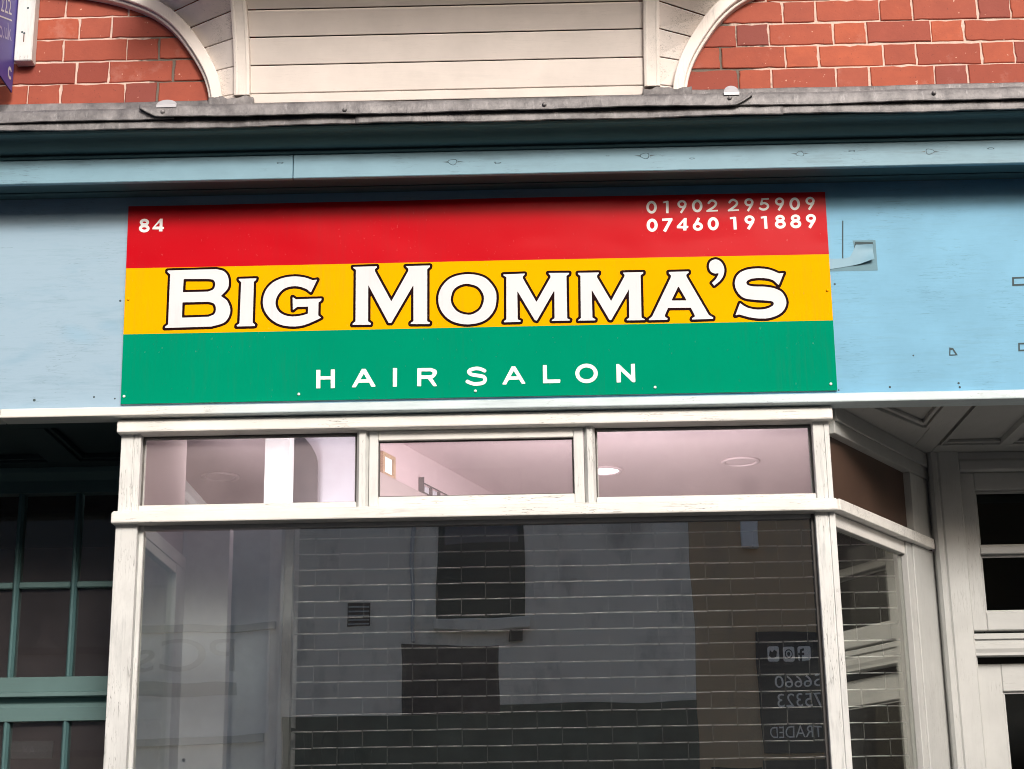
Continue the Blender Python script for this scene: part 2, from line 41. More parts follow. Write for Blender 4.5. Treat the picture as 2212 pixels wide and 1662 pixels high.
GLYPHS = [[[[-5517,2531],[-5515,2258],[-5511,2245],[-5504,2241],[-5387,2241],[-5377,2245],[-5374,2258],[-5376,2544],[-5361,2548],[-5023,2545],[-5017,2245],[-5010,2239],[-4880,2243],[-4877,2258],[-4883,2882],[-4887,2895],[-4893,2898],[-5010,2897],[-5023,2890],[-5022,2661],[-5036,2659],[-5361,2662],[-5374,2665],[-5377,2674],[-5378,2882],[-5387,2893],[-5504,2893],[-5517,2887],[-5519,2882]]],[[[-4291,2261],[-4281,2254],[-4164,2253],[-4073,2400],[-4060,2411],[-3709,2408],[-3631,2259],[-3514,2255],[-3501,2261],[-3486,2287],[-3820,2885],[-3826,2893],[-3839,2895],[-3943,2897],[-3956,2895],[-3962,2885],[-4288,2287]],[[-3995,2530],[-3998,2534],[-3891,2726],[-3790,2534],[-3800,2525],[-3982,2527]]],[[[-2897,2250],[-2882,2245],[-2765,2244],[-2758,2250],[-2752,2887],[-2759,2900],[-2765,2901],[-2882,2902],[-2888,2900],[-2893,2887]]],[[[-2068,2256],[-2058,2246],[-1941,2244],[-1930,2256],[-1926,2490],[-1915,2497],[-1707,2498],[-1694,2487],[-1512,2236],[-1421,2233],[-1408,2236],[-1394,2256],[-1397,2269],[-1543,2503],[-1486,2542],[-1460,2565],[-1429,2607],[-1406,2646],[-1391,2685],[-1386,2724],[-1390,2763],[-1403,2789],[-1421,2808],[-1447,2824],[-1590,2880],[-2045,2879],[-2058,2871]],[[-1915,2625],[-1924,2633],[-1924,2750],[-1915,2764],[-1616,2760],[-1561,2737],[-1545,2724],[-1539,2711],[-1540,2685],[-1551,2655],[-1577,2637],[-1616,2623]]],[[[-406,2346],[-397,2333],[-380,2321],[-263,2262],[-172,2234],[-107,2223],[-29,2221],[88,2232],[166,2248],[218,2269],[251,2294],[275,2320],[298,2359],[316,2411],[319,2450],[313,2489],[294,2528],[270,2558],[222,2593],[179,2611],[114,2626],[-159,2672],[-198,2687],[-228,2710],[-222,2723],[-211,2729],[-146,2751],[-81,2764],[-16,2766],[36,2758],[88,2745],[127,2729],[213,2684],[244,2680],[270,2689],[291,2710],[300,2736],[297,2762],[291,2775],[270,2797],[153,2857],[75,2880],[-3,2892],[-68,2893],[-146,2882],[-224,2860],[-289,2831],[-326,2801],[-341,2782],[-357,2749],[-362,2723],[-357,2684],[-346,2658],[-328,2632],[-289,2595],[-237,2565],[-198,2551],[140,2490],[166,2479],[185,2463],[192,2450],[191,2437],[174,2398],[162,2385],[140,2373],[62,2356],[-68,2348],[-120,2353],[-194,2372],[-237,2389],[-328,2436],[-354,2440],[-380,2433],[-405,2411],[-414,2385],[-412,2359]]],[[[846,2254],[856,2246],[960,2244],[973,2253],[1064,2404],[1077,2407],[1402,2409],[1415,2404],[1496,2267],[1506,2257],[1597,2254],[1610,2258],[1628,2280],[1298,2866],[1285,2876],[1168,2878],[848,2280]],[[1129,2525],[1126,2527],[1132,2540],[1233,2714],[1344,2527],[1337,2523]]],[[[2226,2272],[2236,2262],[2795,2265],[2804,2272],[2818,2337],[2816,2376],[2808,2389],[2366,2392],[2365,2896],[2353,2903],[2236,2900],[2231,2896]]],[[[3344,2497],[3369,2432],[3404,2380],[3440,2341],[3491,2302],[3539,2275],[3578,2260],[3643,2243],[3708,2237],[3773,2242],[3825,2252],[3864,2265],[3929,2296],[3974,2328],[4020,2374],[4059,2432],[4077,2471],[4089,2510],[4097,2575],[4094,2627],[4081,2679],[4050,2744],[4023,2783],[3994,2814],[3942,2856],[3886,2887],[3838,2905],[3786,2917],[3721,2923],[3656,2919],[3604,2909],[3565,2896],[3500,2865],[3448,2827],[3406,2783],[3378,2744],[3358,2705],[3337,2640],[3332,2575],[3335,2536]],[[3474,2534],[3468,2575],[3470,2614],[3483,2653],[3513,2701],[3545,2731],[3591,2760],[3643,2779],[3682,2786],[3721,2788],[3767,2783],[3825,2765],[3866,2744],[3899,2718],[3931,2679],[3951,2640],[3960,2601],[3962,2575],[3952,2523],[3933,2484],[3914,2458],[3864,2416],[3825,2395],[3786,2382],[3747,2375],[3708,2373],[3669,2376],[3617,2390],[3565,2415],[3528,2445],[3505,2471],[3488,2497]]],[[[4732,2245],[4740,2241],[4872,2245],[4876,2258],[4883,2636],[4896,2630],[5260,2249],[5273,2243],[5325,2237],[5367,2258],[5369,2869],[5365,2882],[5247,2881],[5234,2872],[5229,2505],[5227,2492],[5221,2486],[4831,2883],[4818,2889],[4740,2885],[4736,2882],[4730,2258]]],[[[5953,8455],[5965,8403],[5983,8364],[6011,8325],[6045,8295],[6084,8277],[6123,8269],[6162,8272],[6188,8280],[6214,8294],[6250,8325],[6279,8362],[6298,8403],[6310,8442],[6318,8494],[6317,8533],[6304,8598],[6288,8637],[6262,8676],[6235,8702],[6201,8724],[6175,8733],[6136,8737],[6110,8735],[6058,8714],[6032,8695],[6006,8668],[5972,8611],[5959,8572],[5952,8533],[5950,8507]],[[6045,8464],[6042,8507],[6047,8546],[6058,8576],[6078,8611],[6097,8629],[6123,8643],[6149,8644],[6175,8632],[6196,8611],[6211,8585],[6223,8546],[6226,8520],[6219,8455],[6203,8416],[6188,8393],[6171,8377],[6149,8364],[6123,8362],[6110,8365],[6084,8382],[6067,8403],[6054,8429]]],[[[6538,8652],[6540,8647],[6553,8640],[6631,8658],[6639,8652],[6629,8275],[6644,8271],[6709,8269],[6718,8275],[6719,8288],[6735,8704],[6728,8717],[6709,8722],[6696,8731],[6540,8696],[6533,8691],[6532,8678]]],[[[7043,8547],[7063,8508],[7099,8472],[7138,8452],[7190,8442],[7200,8430],[7115,8300],[7118,8287],[7164,8256],[7177,8253],[7340,8495],[7343,8508],[7338,8521],[7354,8560],[7358,8586],[7357,8612],[7346,8651],[7319,8690],[7294,8712],[7268,8727],[7229,8739],[7203,8742],[7151,8735],[7112,8718],[7090,8703],[7057,8664],[7044,8638],[7036,8599],[7037,8573]],[[7125,8560],[7117,8586],[7121,8612],[7138,8638],[7164,8654],[7203,8661],[7229,8656],[7258,8638],[7275,8612],[7277,8586],[7268,8561],[7255,8545],[7229,8529],[7190,8523],[7164,8529],[7138,8544]]],[[[7543,8465],[7555,8413],[7570,8379],[7600,8335],[7629,8309],[7661,8291],[7687,8283],[7713,8279],[7752,8283],[7791,8298],[7826,8322],[7851,8348],[7876,8387],[7897,8439],[7905,8478],[7907,8543],[7895,8608],[7879,8647],[7853,8686],[7826,8712],[7791,8734],[7765,8743],[7739,8747],[7700,8745],[7648,8724],[7622,8705],[7596,8677],[7563,8621],[7544,8556],[7540,8517]],[[7635,8472],[7632,8517],[7638,8556],[7648,8586],[7669,8621],[7687,8639],[7713,8653],[7739,8655],[7765,8643],[7778,8632],[7795,8608],[7806,8582],[7815,8543],[7815,8504],[7809,8465],[7784,8413],[7765,8391],[7739,8375],[7713,8372],[7700,8375],[7674,8391],[7656,8413],[7644,8439]]],[[[8033,8299],[8038,8289],[8051,8287],[8428,8299],[8438,8312],[8435,8351],[8428,8356],[8206,8351],[8220,8355],[8227,8364],[8285,8401],[8338,8442],[8376,8482],[8409,8533],[8421,8572],[8422,8598],[8417,8624],[8399,8663],[8363,8701],[8324,8726],[8298,8737],[8272,8743],[8246,8743],[8220,8738],[8181,8723],[8149,8702],[8125,8676],[8090,8629],[8085,8611],[8087,8598],[8095,8585],[8115,8572],[8142,8574],[8155,8584],[8207,8645],[8233,8658],[8259,8663],[8285,8655],[8324,8628],[8336,8611],[8341,8585],[8324,8546],[8303,8520],[8272,8492],[8207,8446],[8071,8364],[8051,8345],[8038,8343],[8033,8338]]],[[[8781,8304],[8786,8293],[8825,8288],[8851,8293],[9163,8304],[9172,8317],[9169,8356],[9163,8362],[8940,8356],[8955,8360],[8960,8369],[9033,8421],[9079,8460],[9116,8499],[9142,8538],[9151,8564],[9155,8590],[9149,8629],[9131,8668],[9094,8707],[9033,8742],[9007,8750],[8968,8751],[8929,8741],[8890,8721],[8864,8699],[8838,8668],[8818,8642],[8811,8616],[8815,8603],[8824,8590],[8838,8581],[8864,8581],[8877,8588],[8929,8650],[8955,8665],[8981,8671],[9007,8665],[9046,8642],[9068,8616],[9074,8590],[9071,8577],[9055,8551],[9001,8499],[8955,8463],[8786,8348],[8781,8343]]],[[[9377,8563],[9398,8524],[9432,8490],[9471,8470],[9539,8459],[9444,8316],[9448,8303],[9497,8270],[9510,8271],[9676,8524],[9669,8537],[9682,8563],[9690,8602],[9690,8628],[9685,8654],[9674,8680],[9653,8708],[9627,8731],[9603,8745],[9562,8757],[9536,8760],[9484,8753],[9432,8728],[9407,8706],[9388,8680],[9373,8641],[9369,8615],[9370,8589]],[[9458,8578],[9450,8602],[9453,8628],[9469,8654],[9497,8672],[9536,8679],[9562,8674],[9594,8654],[9608,8628],[9609,8602],[9601,8581],[9586,8563],[9562,8548],[9523,8542],[9497,8547],[9471,8562]]],[[[9867,8355],[9908,8326],[9947,8305],[9973,8297],[10025,8292],[10077,8297],[10116,8310],[10155,8335],[10181,8358],[10210,8394],[10225,8433],[10228,8459],[10225,8485],[10207,8529],[10176,8563],[10129,8591],[10064,8610],[10012,8606],[10004,8615],[10025,8673],[10038,8687],[10220,8694],[10233,8702],[10235,8706],[10233,8746],[10220,8757],[9972,8745],[9970,8706],[9906,8537],[9911,8511],[9923,8498],[9947,8491],[9960,8494],[10025,8525],[10051,8531],[10064,8529],[10103,8514],[10129,8497],[10145,8472],[10146,8446],[10129,8421],[10103,8396],[10077,8381],[10051,8374],[10012,8373],[9986,8377],[9908,8419],[9882,8417],[9869,8407],[9861,8394],[9860,8368]]],[[[10442,8569],[10462,8530],[10497,8497],[10536,8477],[10605,8465],[10516,8322],[10519,8309],[10575,8274],[10588,8285],[10741,8530],[10733,8543],[10750,8582],[10755,8621],[10753,8647],[10744,8675],[10731,8699],[10708,8725],[10679,8746],[10653,8757],[10601,8767],[10575,8765],[10536,8755],[10510,8743],[10484,8724],[10462,8699],[10447,8673],[10438,8647],[10434,8621],[10435,8595]],[[10523,8585],[10515,8608],[10518,8634],[10534,8660],[10562,8679],[10588,8686],[10627,8681],[10659,8660],[10673,8634],[10674,8608],[10666,8588],[10650,8569],[10627,8555],[10588,8548],[10562,8553],[10536,8569]]],[[[10937,8475],[10949,8423],[10973,8371],[11004,8334],[11042,8306],[11082,8293],[11121,8290],[11160,8298],[11199,8317],[11232,8345],[11262,8384],[11286,8436],[11299,8488],[11302,8553],[11297,8592],[11281,8644],[11264,8676],[11223,8722],[11186,8745],[11160,8754],[11134,8757],[11095,8754],[11069,8746],[11043,8733],[11017,8713],[10991,8685],[10959,8631],[10939,8566],[10935,8527]],[[11030,8477],[11027,8527],[11034,8566],[11043,8593],[11066,8631],[11082,8647],[11108,8662],[11134,8665],[11160,8654],[11173,8644],[11191,8618],[11202,8592],[11210,8553],[11210,8514],[11202,8475],[11177,8423],[11160,8404],[11134,8387],[11121,8383],[11095,8384],[11071,8397],[11056,8414],[11042,8436]]],[[[11504,8576],[11524,8537],[11561,8500],[11600,8481],[11652,8470],[11659,8459],[11571,8329],[11575,8316],[11626,8282],[11641,8290],[11800,8524],[11802,8537],[11799,8550],[11815,8589],[11819,8615],[11819,8641],[11812,8667],[11801,8693],[11782,8719],[11756,8742],[11730,8756],[11691,8768],[11665,8771],[11613,8763],[11561,8738],[11540,8719],[11519,8693],[11507,8667],[11498,8628],[11499,8602]],[[11587,8588],[11579,8615],[11583,8641],[11600,8666],[11626,8683],[11665,8690],[11691,8685],[11720,8667],[11736,8641],[11738,8615],[11730,8592],[11717,8576],[11691,8559],[11652,8552],[11626,8557],[11600,8572]]],[[[5950,7756],[5970,7704],[5997,7665],[6029,7634],[6068,7612],[6120,7600],[6159,7604],[6198,7617],[6237,7643],[6270,7678],[6300,7730],[6313,7769],[6323,7834],[6323,7873],[6310,7938],[6289,7985],[6257,8029],[6227,8055],[6198,8071],[6172,8080],[6133,8084],[6107,8081],[6068,8069],[6042,8055],[6016,8033],[5990,8003],[5973,7977],[5948,7912],[5939,7847],[5940,7808]],[[6055,7784],[6048,7821],[6049,7860],[6055,7889],[6070,7925],[6088,7951],[6107,7966],[6133,7974],[6159,7968],[6172,7959],[6190,7938],[6211,7886],[6212,7821],[6207,7795],[6190,7756],[6159,7721],[6146,7714],[6120,7710],[6102,7717],[6081,7734],[6067,7756]]],[[[6485,7996],[6488,7989],[6501,7985],[6683,7994],[6696,7991],[6699,7983],[6505,7632],[6514,7622],[6592,7579],[6605,7590],[6826,7988],[6847,8009],[6843,8087],[6839,8091],[6826,8093],[6488,8077],[6482,8061]]],[[[6983,7724],[6992,7711],[7200,7700],[7203,7698],[7200,7633],[7213,7625],[7304,7623],[7315,7633],[7321,7698],[7330,7705],[7373,7711],[7390,7776],[7382,7788],[7330,7794],[7322,7802],[7340,8075],[7330,8082],[7265,8083],[7252,8080],[6987,7789]],[[7109,7798],[7107,7802],[7213,7938],[7219,7932],[7220,7919],[7213,7795],[7200,7791],[7122,7793]]],[[[7545,7718],[7565,7679],[7600,7642],[7639,7620],[7691,7606],[7743,7607],[7795,7621],[7834,7645],[7867,7679],[7886,7717],[7894,7757],[7890,7796],[7874,7835],[7847,7869],[7821,7890],[7795,7903],[7756,7915],[7742,7926],[7806,8043],[7798,8056],[7730,8094],[7717,8084],[7613,7896],[7574,7856],[7552,7822],[7543,7796],[7539,7770]],[[7652,7735],[7642,7757],[7649,7783],[7665,7800],[7691,7812],[7730,7815],[7756,7808],[7782,7787],[7790,7770],[7790,7757],[7782,7739],[7769,7725],[7743,7712],[7717,7708],[7691,7711],[7665,7723]]],[[[8069,7764],[8090,7712],[8116,7673],[8149,7641],[8185,7621],[8214,7612],[8240,7608],[8279,7612],[8318,7627],[8357,7653],[8388,7686],[8419,7738],[8433,7777],[8443,7842],[8443,7881],[8430,7946],[8414,7985],[8383,8031],[8357,8056],[8331,8073],[8292,8088],[8266,8092],[8227,8089],[8201,8082],[8164,8063],[8147,8050],[8121,8024],[8097,7990],[8082,7959],[8069,7920],[8059,7855],[8060,7816]],[[8175,7790],[8168,7829],[8170,7868],[8175,7896],[8191,7933],[8210,7959],[8227,7973],[8253,7982],[8279,7977],[8292,7968],[8311,7946],[8331,7894],[8332,7829],[8326,7803],[8309,7764],[8279,7730],[8253,7719],[8240,7718],[8221,7725],[8201,7741],[8186,7764]]],[[[8844,8005],[8858,8000],[8936,8012],[8948,8005],[8954,7628],[8962,7623],[9053,7624],[9059,7628],[9062,7641],[9057,8070],[9053,8083],[9027,8085],[9014,8094],[8845,8068],[8836,8057]]],[[[9349,7929],[9368,7890],[9405,7851],[9455,7825],[9511,7812],[9415,7656],[9429,7643],[9491,7604],[9498,7604],[9507,7611],[9675,7877],[9670,7890],[9688,7929],[9696,7968],[9695,7994],[9684,8033],[9669,8059],[9650,8082],[9624,8103],[9598,8117],[9572,8126],[9533,8132],[9494,8131],[9468,8125],[9429,8109],[9403,8092],[9383,8072],[9364,8048],[9348,8007],[9343,7981]],[[9455,7942],[9447,7955],[9445,7981],[9460,8007],[9481,8023],[9507,8031],[9546,8029],[9572,8016],[9591,7994],[9595,7981],[9591,7955],[9572,7933],[9546,7920],[9520,7915],[9494,7918],[9469,7929]]],[[[9921,8012],[9935,8004],[10013,8017],[10017,8012],[10023,7635],[10039,7629],[10117,7631],[10130,7634],[10125,8077],[10119,8090],[10104,8092],[10091,8100],[9922,8072],[9913,8064]]],[[[10398,7737],[10419,7698],[10453,7665],[10492,7641],[10544,7626],[10596,7625],[10648,7635],[10687,7652],[10728,7685],[10752,7718],[10765,7750],[10769,7776],[10768,7802],[10762,7828],[10751,7854],[10732,7880],[10704,7906],[10734,7945],[10743,7971],[10746,7997],[10742,8023],[10732,8049],[10714,8075],[10700,8090],[10674,8107],[10635,8122],[10609,8127],[10570,8128],[10544,8125],[10505,8113],[10479,8098],[10452,8075],[10427,8036],[10419,7997],[10422,7971],[10431,7945],[10459,7906],[10419,7867],[10399,7828],[10391,7789],[10392,7763]],[[10505,7757],[10495,7776],[10500,7802],[10518,7821],[10557,7838],[10596,7840],[10622,7834],[10651,7815],[10661,7802],[10665,7789],[10661,7768],[10648,7751],[10622,7736],[10596,7729],[10570,7728],[10544,7732],[10518,7745]],[[10518,7996],[10525,8010],[10544,8023],[10583,8031],[10622,8023],[10641,8010],[10648,7997],[10643,7984],[10627,7971],[10609,7964],[10583,7960],[10557,7963],[10536,7971],[10521,7984]]],[[[10934,7741],[10955,7702],[10989,7668],[11028,7645],[11080,7630],[11132,7628],[11184,7638],[11223,7656],[11264,7689],[11288,7722],[11301,7754],[11305,7780],[11304,7806],[11298,7832],[11287,7858],[11269,7884],[11240,7910],[11270,7949],[11280,7975],[11282,8001],[11279,8027],[11269,8053],[11251,8079],[11236,8093],[11210,8111],[11171,8126],[11145,8131],[11106,8132],[11080,8128],[11041,8116],[11015,8101],[10989,8079],[10964,8040],[10956,8001],[10958,7975],[10967,7949],[10995,7910],[10955,7871],[10935,7832],[10927,7793],[10928,7767]],[[11041,7761],[11031,7780],[11037,7806],[11047,7819],[11066,7832],[11093,7841],[11132,7843],[11158,7837],[11187,7819],[11197,7806],[11201,7793],[11197,7772],[11184,7755],[11158,7739],[11132,7732],[11106,7731],[11080,7736],[11054,7748]],[[11067,7978],[11057,7988],[11054,8001],[11062,8014],[11080,8026],[11106,8034],[11132,8034],[11158,8027],[11177,8014],[11184,8001],[11179,7988],[11171,7979],[11132,7964],[11093,7966]]],[[[11481,7937],[11500,7898],[11536,7859],[11587,7832],[11641,7820],[11542,7664],[11548,7656],[11613,7614],[11626,7610],[11806,7885],[11801,7898],[11820,7937],[11828,7976],[11827,8002],[11815,8041],[11801,8067],[11782,8090],[11756,8111],[11730,8125],[11704,8134],[11665,8140],[11626,8138],[11600,8133],[11561,8117],[11535,8099],[11515,8080],[11496,8055],[11480,8015],[11475,7989]],[[11587,7949],[11579,7963],[11577,7989],[11592,8015],[11613,8030],[11639,8038],[11678,8036],[11704,8024],[11723,8002],[11727,7989],[11722,7963],[11704,7942],[11678,7928],[11652,7923],[11626,7926],[11600,7937]]],[[[-11796,8079],[-11775,8040],[-11740,8006],[-11688,7979],[-11636,7966],[-11584,7966],[-11532,7977],[-11493,7996],[-11458,8027],[-11435,8066],[-11428,8092],[-11428,8118],[-11437,8157],[-11452,8183],[-11475,8209],[-11508,8235],[-11491,8248],[-11470,8274],[-11458,8300],[-11453,8326],[-11455,8352],[-11463,8378],[-11478,8404],[-11493,8421],[-11519,8440],[-11545,8454],[-11584,8465],[-11623,8469],[-11662,8465],[-11688,8458],[-11727,8438],[-11751,8417],[-11774,8378],[-11780,8352],[-11779,8326],[-11766,8287],[-11733,8248],[-11730,8235],[-11766,8207],[-11792,8170],[-11800,8144],[-11803,8118]],[[-11688,8100],[-11698,8118],[-11688,8136],[-11662,8151],[-11623,8157],[-11584,8152],[-11558,8141],[-11535,8118],[-11533,8105],[-11541,8092],[-11558,8080],[-11584,8072],[-11610,8070],[-11656,8079]],[[-11675,8327],[-11682,8339],[-11678,8352],[-11662,8363],[-11636,8371],[-11610,8371],[-11584,8365],[-11563,8352],[-11552,8339],[-11553,8326],[-11558,8319],[-11571,8311],[-11597,8304],[-11636,8306],[-11662,8317]]],[[[-11329,8081],[-11323,8074],[-11089,8068],[-11101,8003],[-11089,7995],[-10985,7993],[-10972,8002],[-10977,8068],[-10972,8073],[-10929,8081],[-10923,8146],[-10933,8154],[-10972,8164],[-10980,8172],[-10980,8458],[-10985,8461],[-11063,8463],[-11071,8458],[-11324,8133],[-11333,8120]],[[-11219,8174],[-11224,8185],[-11089,8322],[-11083,8315],[-11082,8302],[-11080,8185],[-11089,8175]]]]

# ------------------------------------------------------------------ helpers
def tag(o, label=None, cat=None, group=None, kind=None):
    if label: o['label'] = label
    if cat: o['category'] = cat
    if group: o['group'] = group
    if kind: o['kind'] = kind
    return o

def link(name, me, mat=None, parent=None):
    o = bpy.data.objects.new(name, me); COL.objects.link(o)
    if mat is not None and not me.materials: me.materials.append(mat)
    if parent is not None:
        o.parent = parent
        o.matrix_parent_inverse = Matrix.Translation(root_of(parent).location).inverted() if parent.type == 'EMPTY' else Matrix.Identity(4)
    return o

def root_of(o):
    while o.parent: o = o.parent
    return o

def thing(name, loc, label, cat, group=None):
    o = bpy.data.objects.new(name, None); COL.objects.link(o)
    o.location = loc; o.empty_display_size = 0.1
    return tag(o, label, cat, group)

def fin(bm, name, mat, parent=None, bev=0.0, seg=1, smooth=False):
    bmesh.ops.remove_doubles(bm, verts=bm.verts, dist=1e-6)
    bmesh.ops.recalc_face_normals(bm, faces=bm.faces)
    if bev > 0:
        es = [ed for ed in bm.edges if len(ed.link_faces) == 2 and ed.calc_face_angle(0) > 0.6]
        bmesh.ops.bevel(bm, geom=es, offset=bev, segments=seg, affect='EDGES', clamp_overlap=True, profile=0.5)
    me = bpy.data.meshes.new(name)
    bm.to_mesh(me); bm.free()
    if smooth:
        for p in me.polygons: p.use_smooth = True
    return link(name, me, mat, parent)

def addbox(bm, x0, x1, y0, y1, z0, z1):
    v = [bm.verts.new(p) for p in ((x0,y0,z0),(x1,y0,z0),(x1,y1,z0),(x0,y1,z0),(x0,y0,z1),(x1,y0,z1),(x1,y1,z1),(x0,y1,z1))]
    for f in ((0,1,2,3),(4,7,6,5),(0,4,5,1),(1,5,6,2),(2,6,7,3),(3,7,4,0)): bm.faces.new([v[i] for i in f])
    return v

def box(name, x0, x1, y0, y1, z0, z1, mat, parent=None, bev=0.0, seg=1):
    bm = bmesh.new(); addbox(bm, x0, x1, y0, y1, z0, z1)
    return fin(bm, name, mat, parent, bev, seg)

def sweep(bm, rings, closed=True, caps=True):
    vs = [[bm.verts.new(p) for p in r] for r in rings]
    n = len(vs[0])
    for a_, b_ in zip(vs[:-1], vs[1:]):
        for i in range(n if closed else n-1):
            j = (i+1) % n
            bm.faces.new((a_[i], a_[j], b_[j], b_[i]))
    if caps and closed:
        bm.faces.new(vs[0]); bm.faces.new(list(reversed(vs[-1])))

def prism_x(name, prof, x0, x1, mat, parent=None, bev=0.0, n=1, wob=0.0, seed=0):
    bm = bmesh.new(); rings = []
    for i in range(n+1):
        x = x0+(x1-x0)*i/n
        o1 = wob*(sin(x*2.1+seed)+0.5*sin(x*5.3+seed*2.7)); o2 = wob*(sin(x*1.7+seed*3.1)+0.5*sin(x*4.4+seed))
        rings.append([(x, y+o1, z+o2) for y, z in prof])
    sweep(bm, rings)
    return fin(bm, name, mat, parent, bev)

def prism_z(name, prof, z0, z1, mat, parent=None, bev=0.0):
    bm = bmesh.new(); sweep(bm, [[(x, y, z) for x, y in prof] for z in (z0, z1)])
    return fin(bm, name, mat, parent, bev)

def disc(name, c, r, mat, parent, h=0.003, axis='y', n=16, dome=0.0):
    """short round stud, its axis along -Y ('y') or -Z ('z')"""
    bm = bmesh.new(); rings = []
    prof = [(r, 0), (r, h*0.5), (r*0.8, h*0.85), (r*0.4, h), (r*0.05, h*1.02)] if dome else [(r, 0), (r, h*0.8), (r*0.92, h), (r*0.05, h)]
    for rr, hh in prof:
        ring = []
        for k in range(n):
            t = 2*pi*k/n
            ring.append((c[0]+rr*cos(t), c[1]-hh, c[2]+rr*sin(t)) if axis == 'y' else (c[0]+rr*cos(t), c[1]+rr*sin(t), c[2]-hh))
        rings.append(ring)
    sweep(bm, rings)
    return fin(bm, name, mat, parent, smooth=True)

def poly_mesh(name, contours, fn, mat, parent=None):
    """flat outline (with holes) -> triangles, fn(u, v) gives the point in space"""
    pts = [Vector((u, v, 0)) for c in contours for u, v in c]
    tris = tessellate_polygon([[Vector((u, v, 0)) for u, v in c] for c in contours])
    me = bpy.data.meshes.new(name)
    me.from_pydata([fn(p.x, p.y) for p in pts], [], [tuple(t) for t in tris])
    bm = bmesh.new(); bm.from_mesh(me); bmesh.ops.recalc_face_normals(bm, faces=bm.faces); bm.to_mesh(me); bm.free()
    return link(name, me, mat, parent)

def text_mesh(name, body, mat, parent, mw, width=None, height=None, extrude=0.0):
    cu = bpy.data.curves.new(name, 'FONT'); cu.body = body; cu.size = 1.0; cu.extrude = 0.0
    t = bpy.data.objects.new(name, cu); COL.objects.link(t)
    me = bpy.data.meshes.new_from_object(t.evaluated_get(bpy.context.evaluated_depsgraph_get()))
    bpy.data.objects.remove(t); bpy.data.curves.remove(cu)
    xs = [v.co.x for v in me.vertices]; ys = [v.co.y for v in me.vertices]
    sx = width/(max(xs)-min(xs)) if width else 1; sy = height/(max(ys)-min(ys)) if height else sx
    x0, y0 = min(xs), min(ys)
    for v in me.vertices:
        v.co = mw @ Vector(((v.co.x-x0)*sx, (v.co.y-y0)*sy, 0))
    me.materials.clear()
    return link(name, me, mat, parent)

def crom(pts, n=6):
    out = []
    for i in range(len(pts)-1):
        p0, p1, p2, p3 = pts[max(i-1, 0)], pts[i], pts[i+1], pts[min(i+2, len(pts)-1)]
        for k in range(n):
            t = k/n
            out.append(tuple(.5*(2*b+(c-a_)*t+(2*a_-5*b+4*c-d)*t*t+(-a_+3*b-3*c+d)*t**3) for a_, b, c, d in zip(p0, p1, p2, p3)))
    return out+[tuple(pts[-1])]

def interp(tab, x):
    for (a_, b), (c, d) in zip(tab[:-1], tab[1:]):
        if x <= c: return b+(d-b)*(x-a_)/(c-a_)
    (a_, b), (c, d) = tab[-2:]
    return b+(d-b)*(x-a_)/(c-a_)

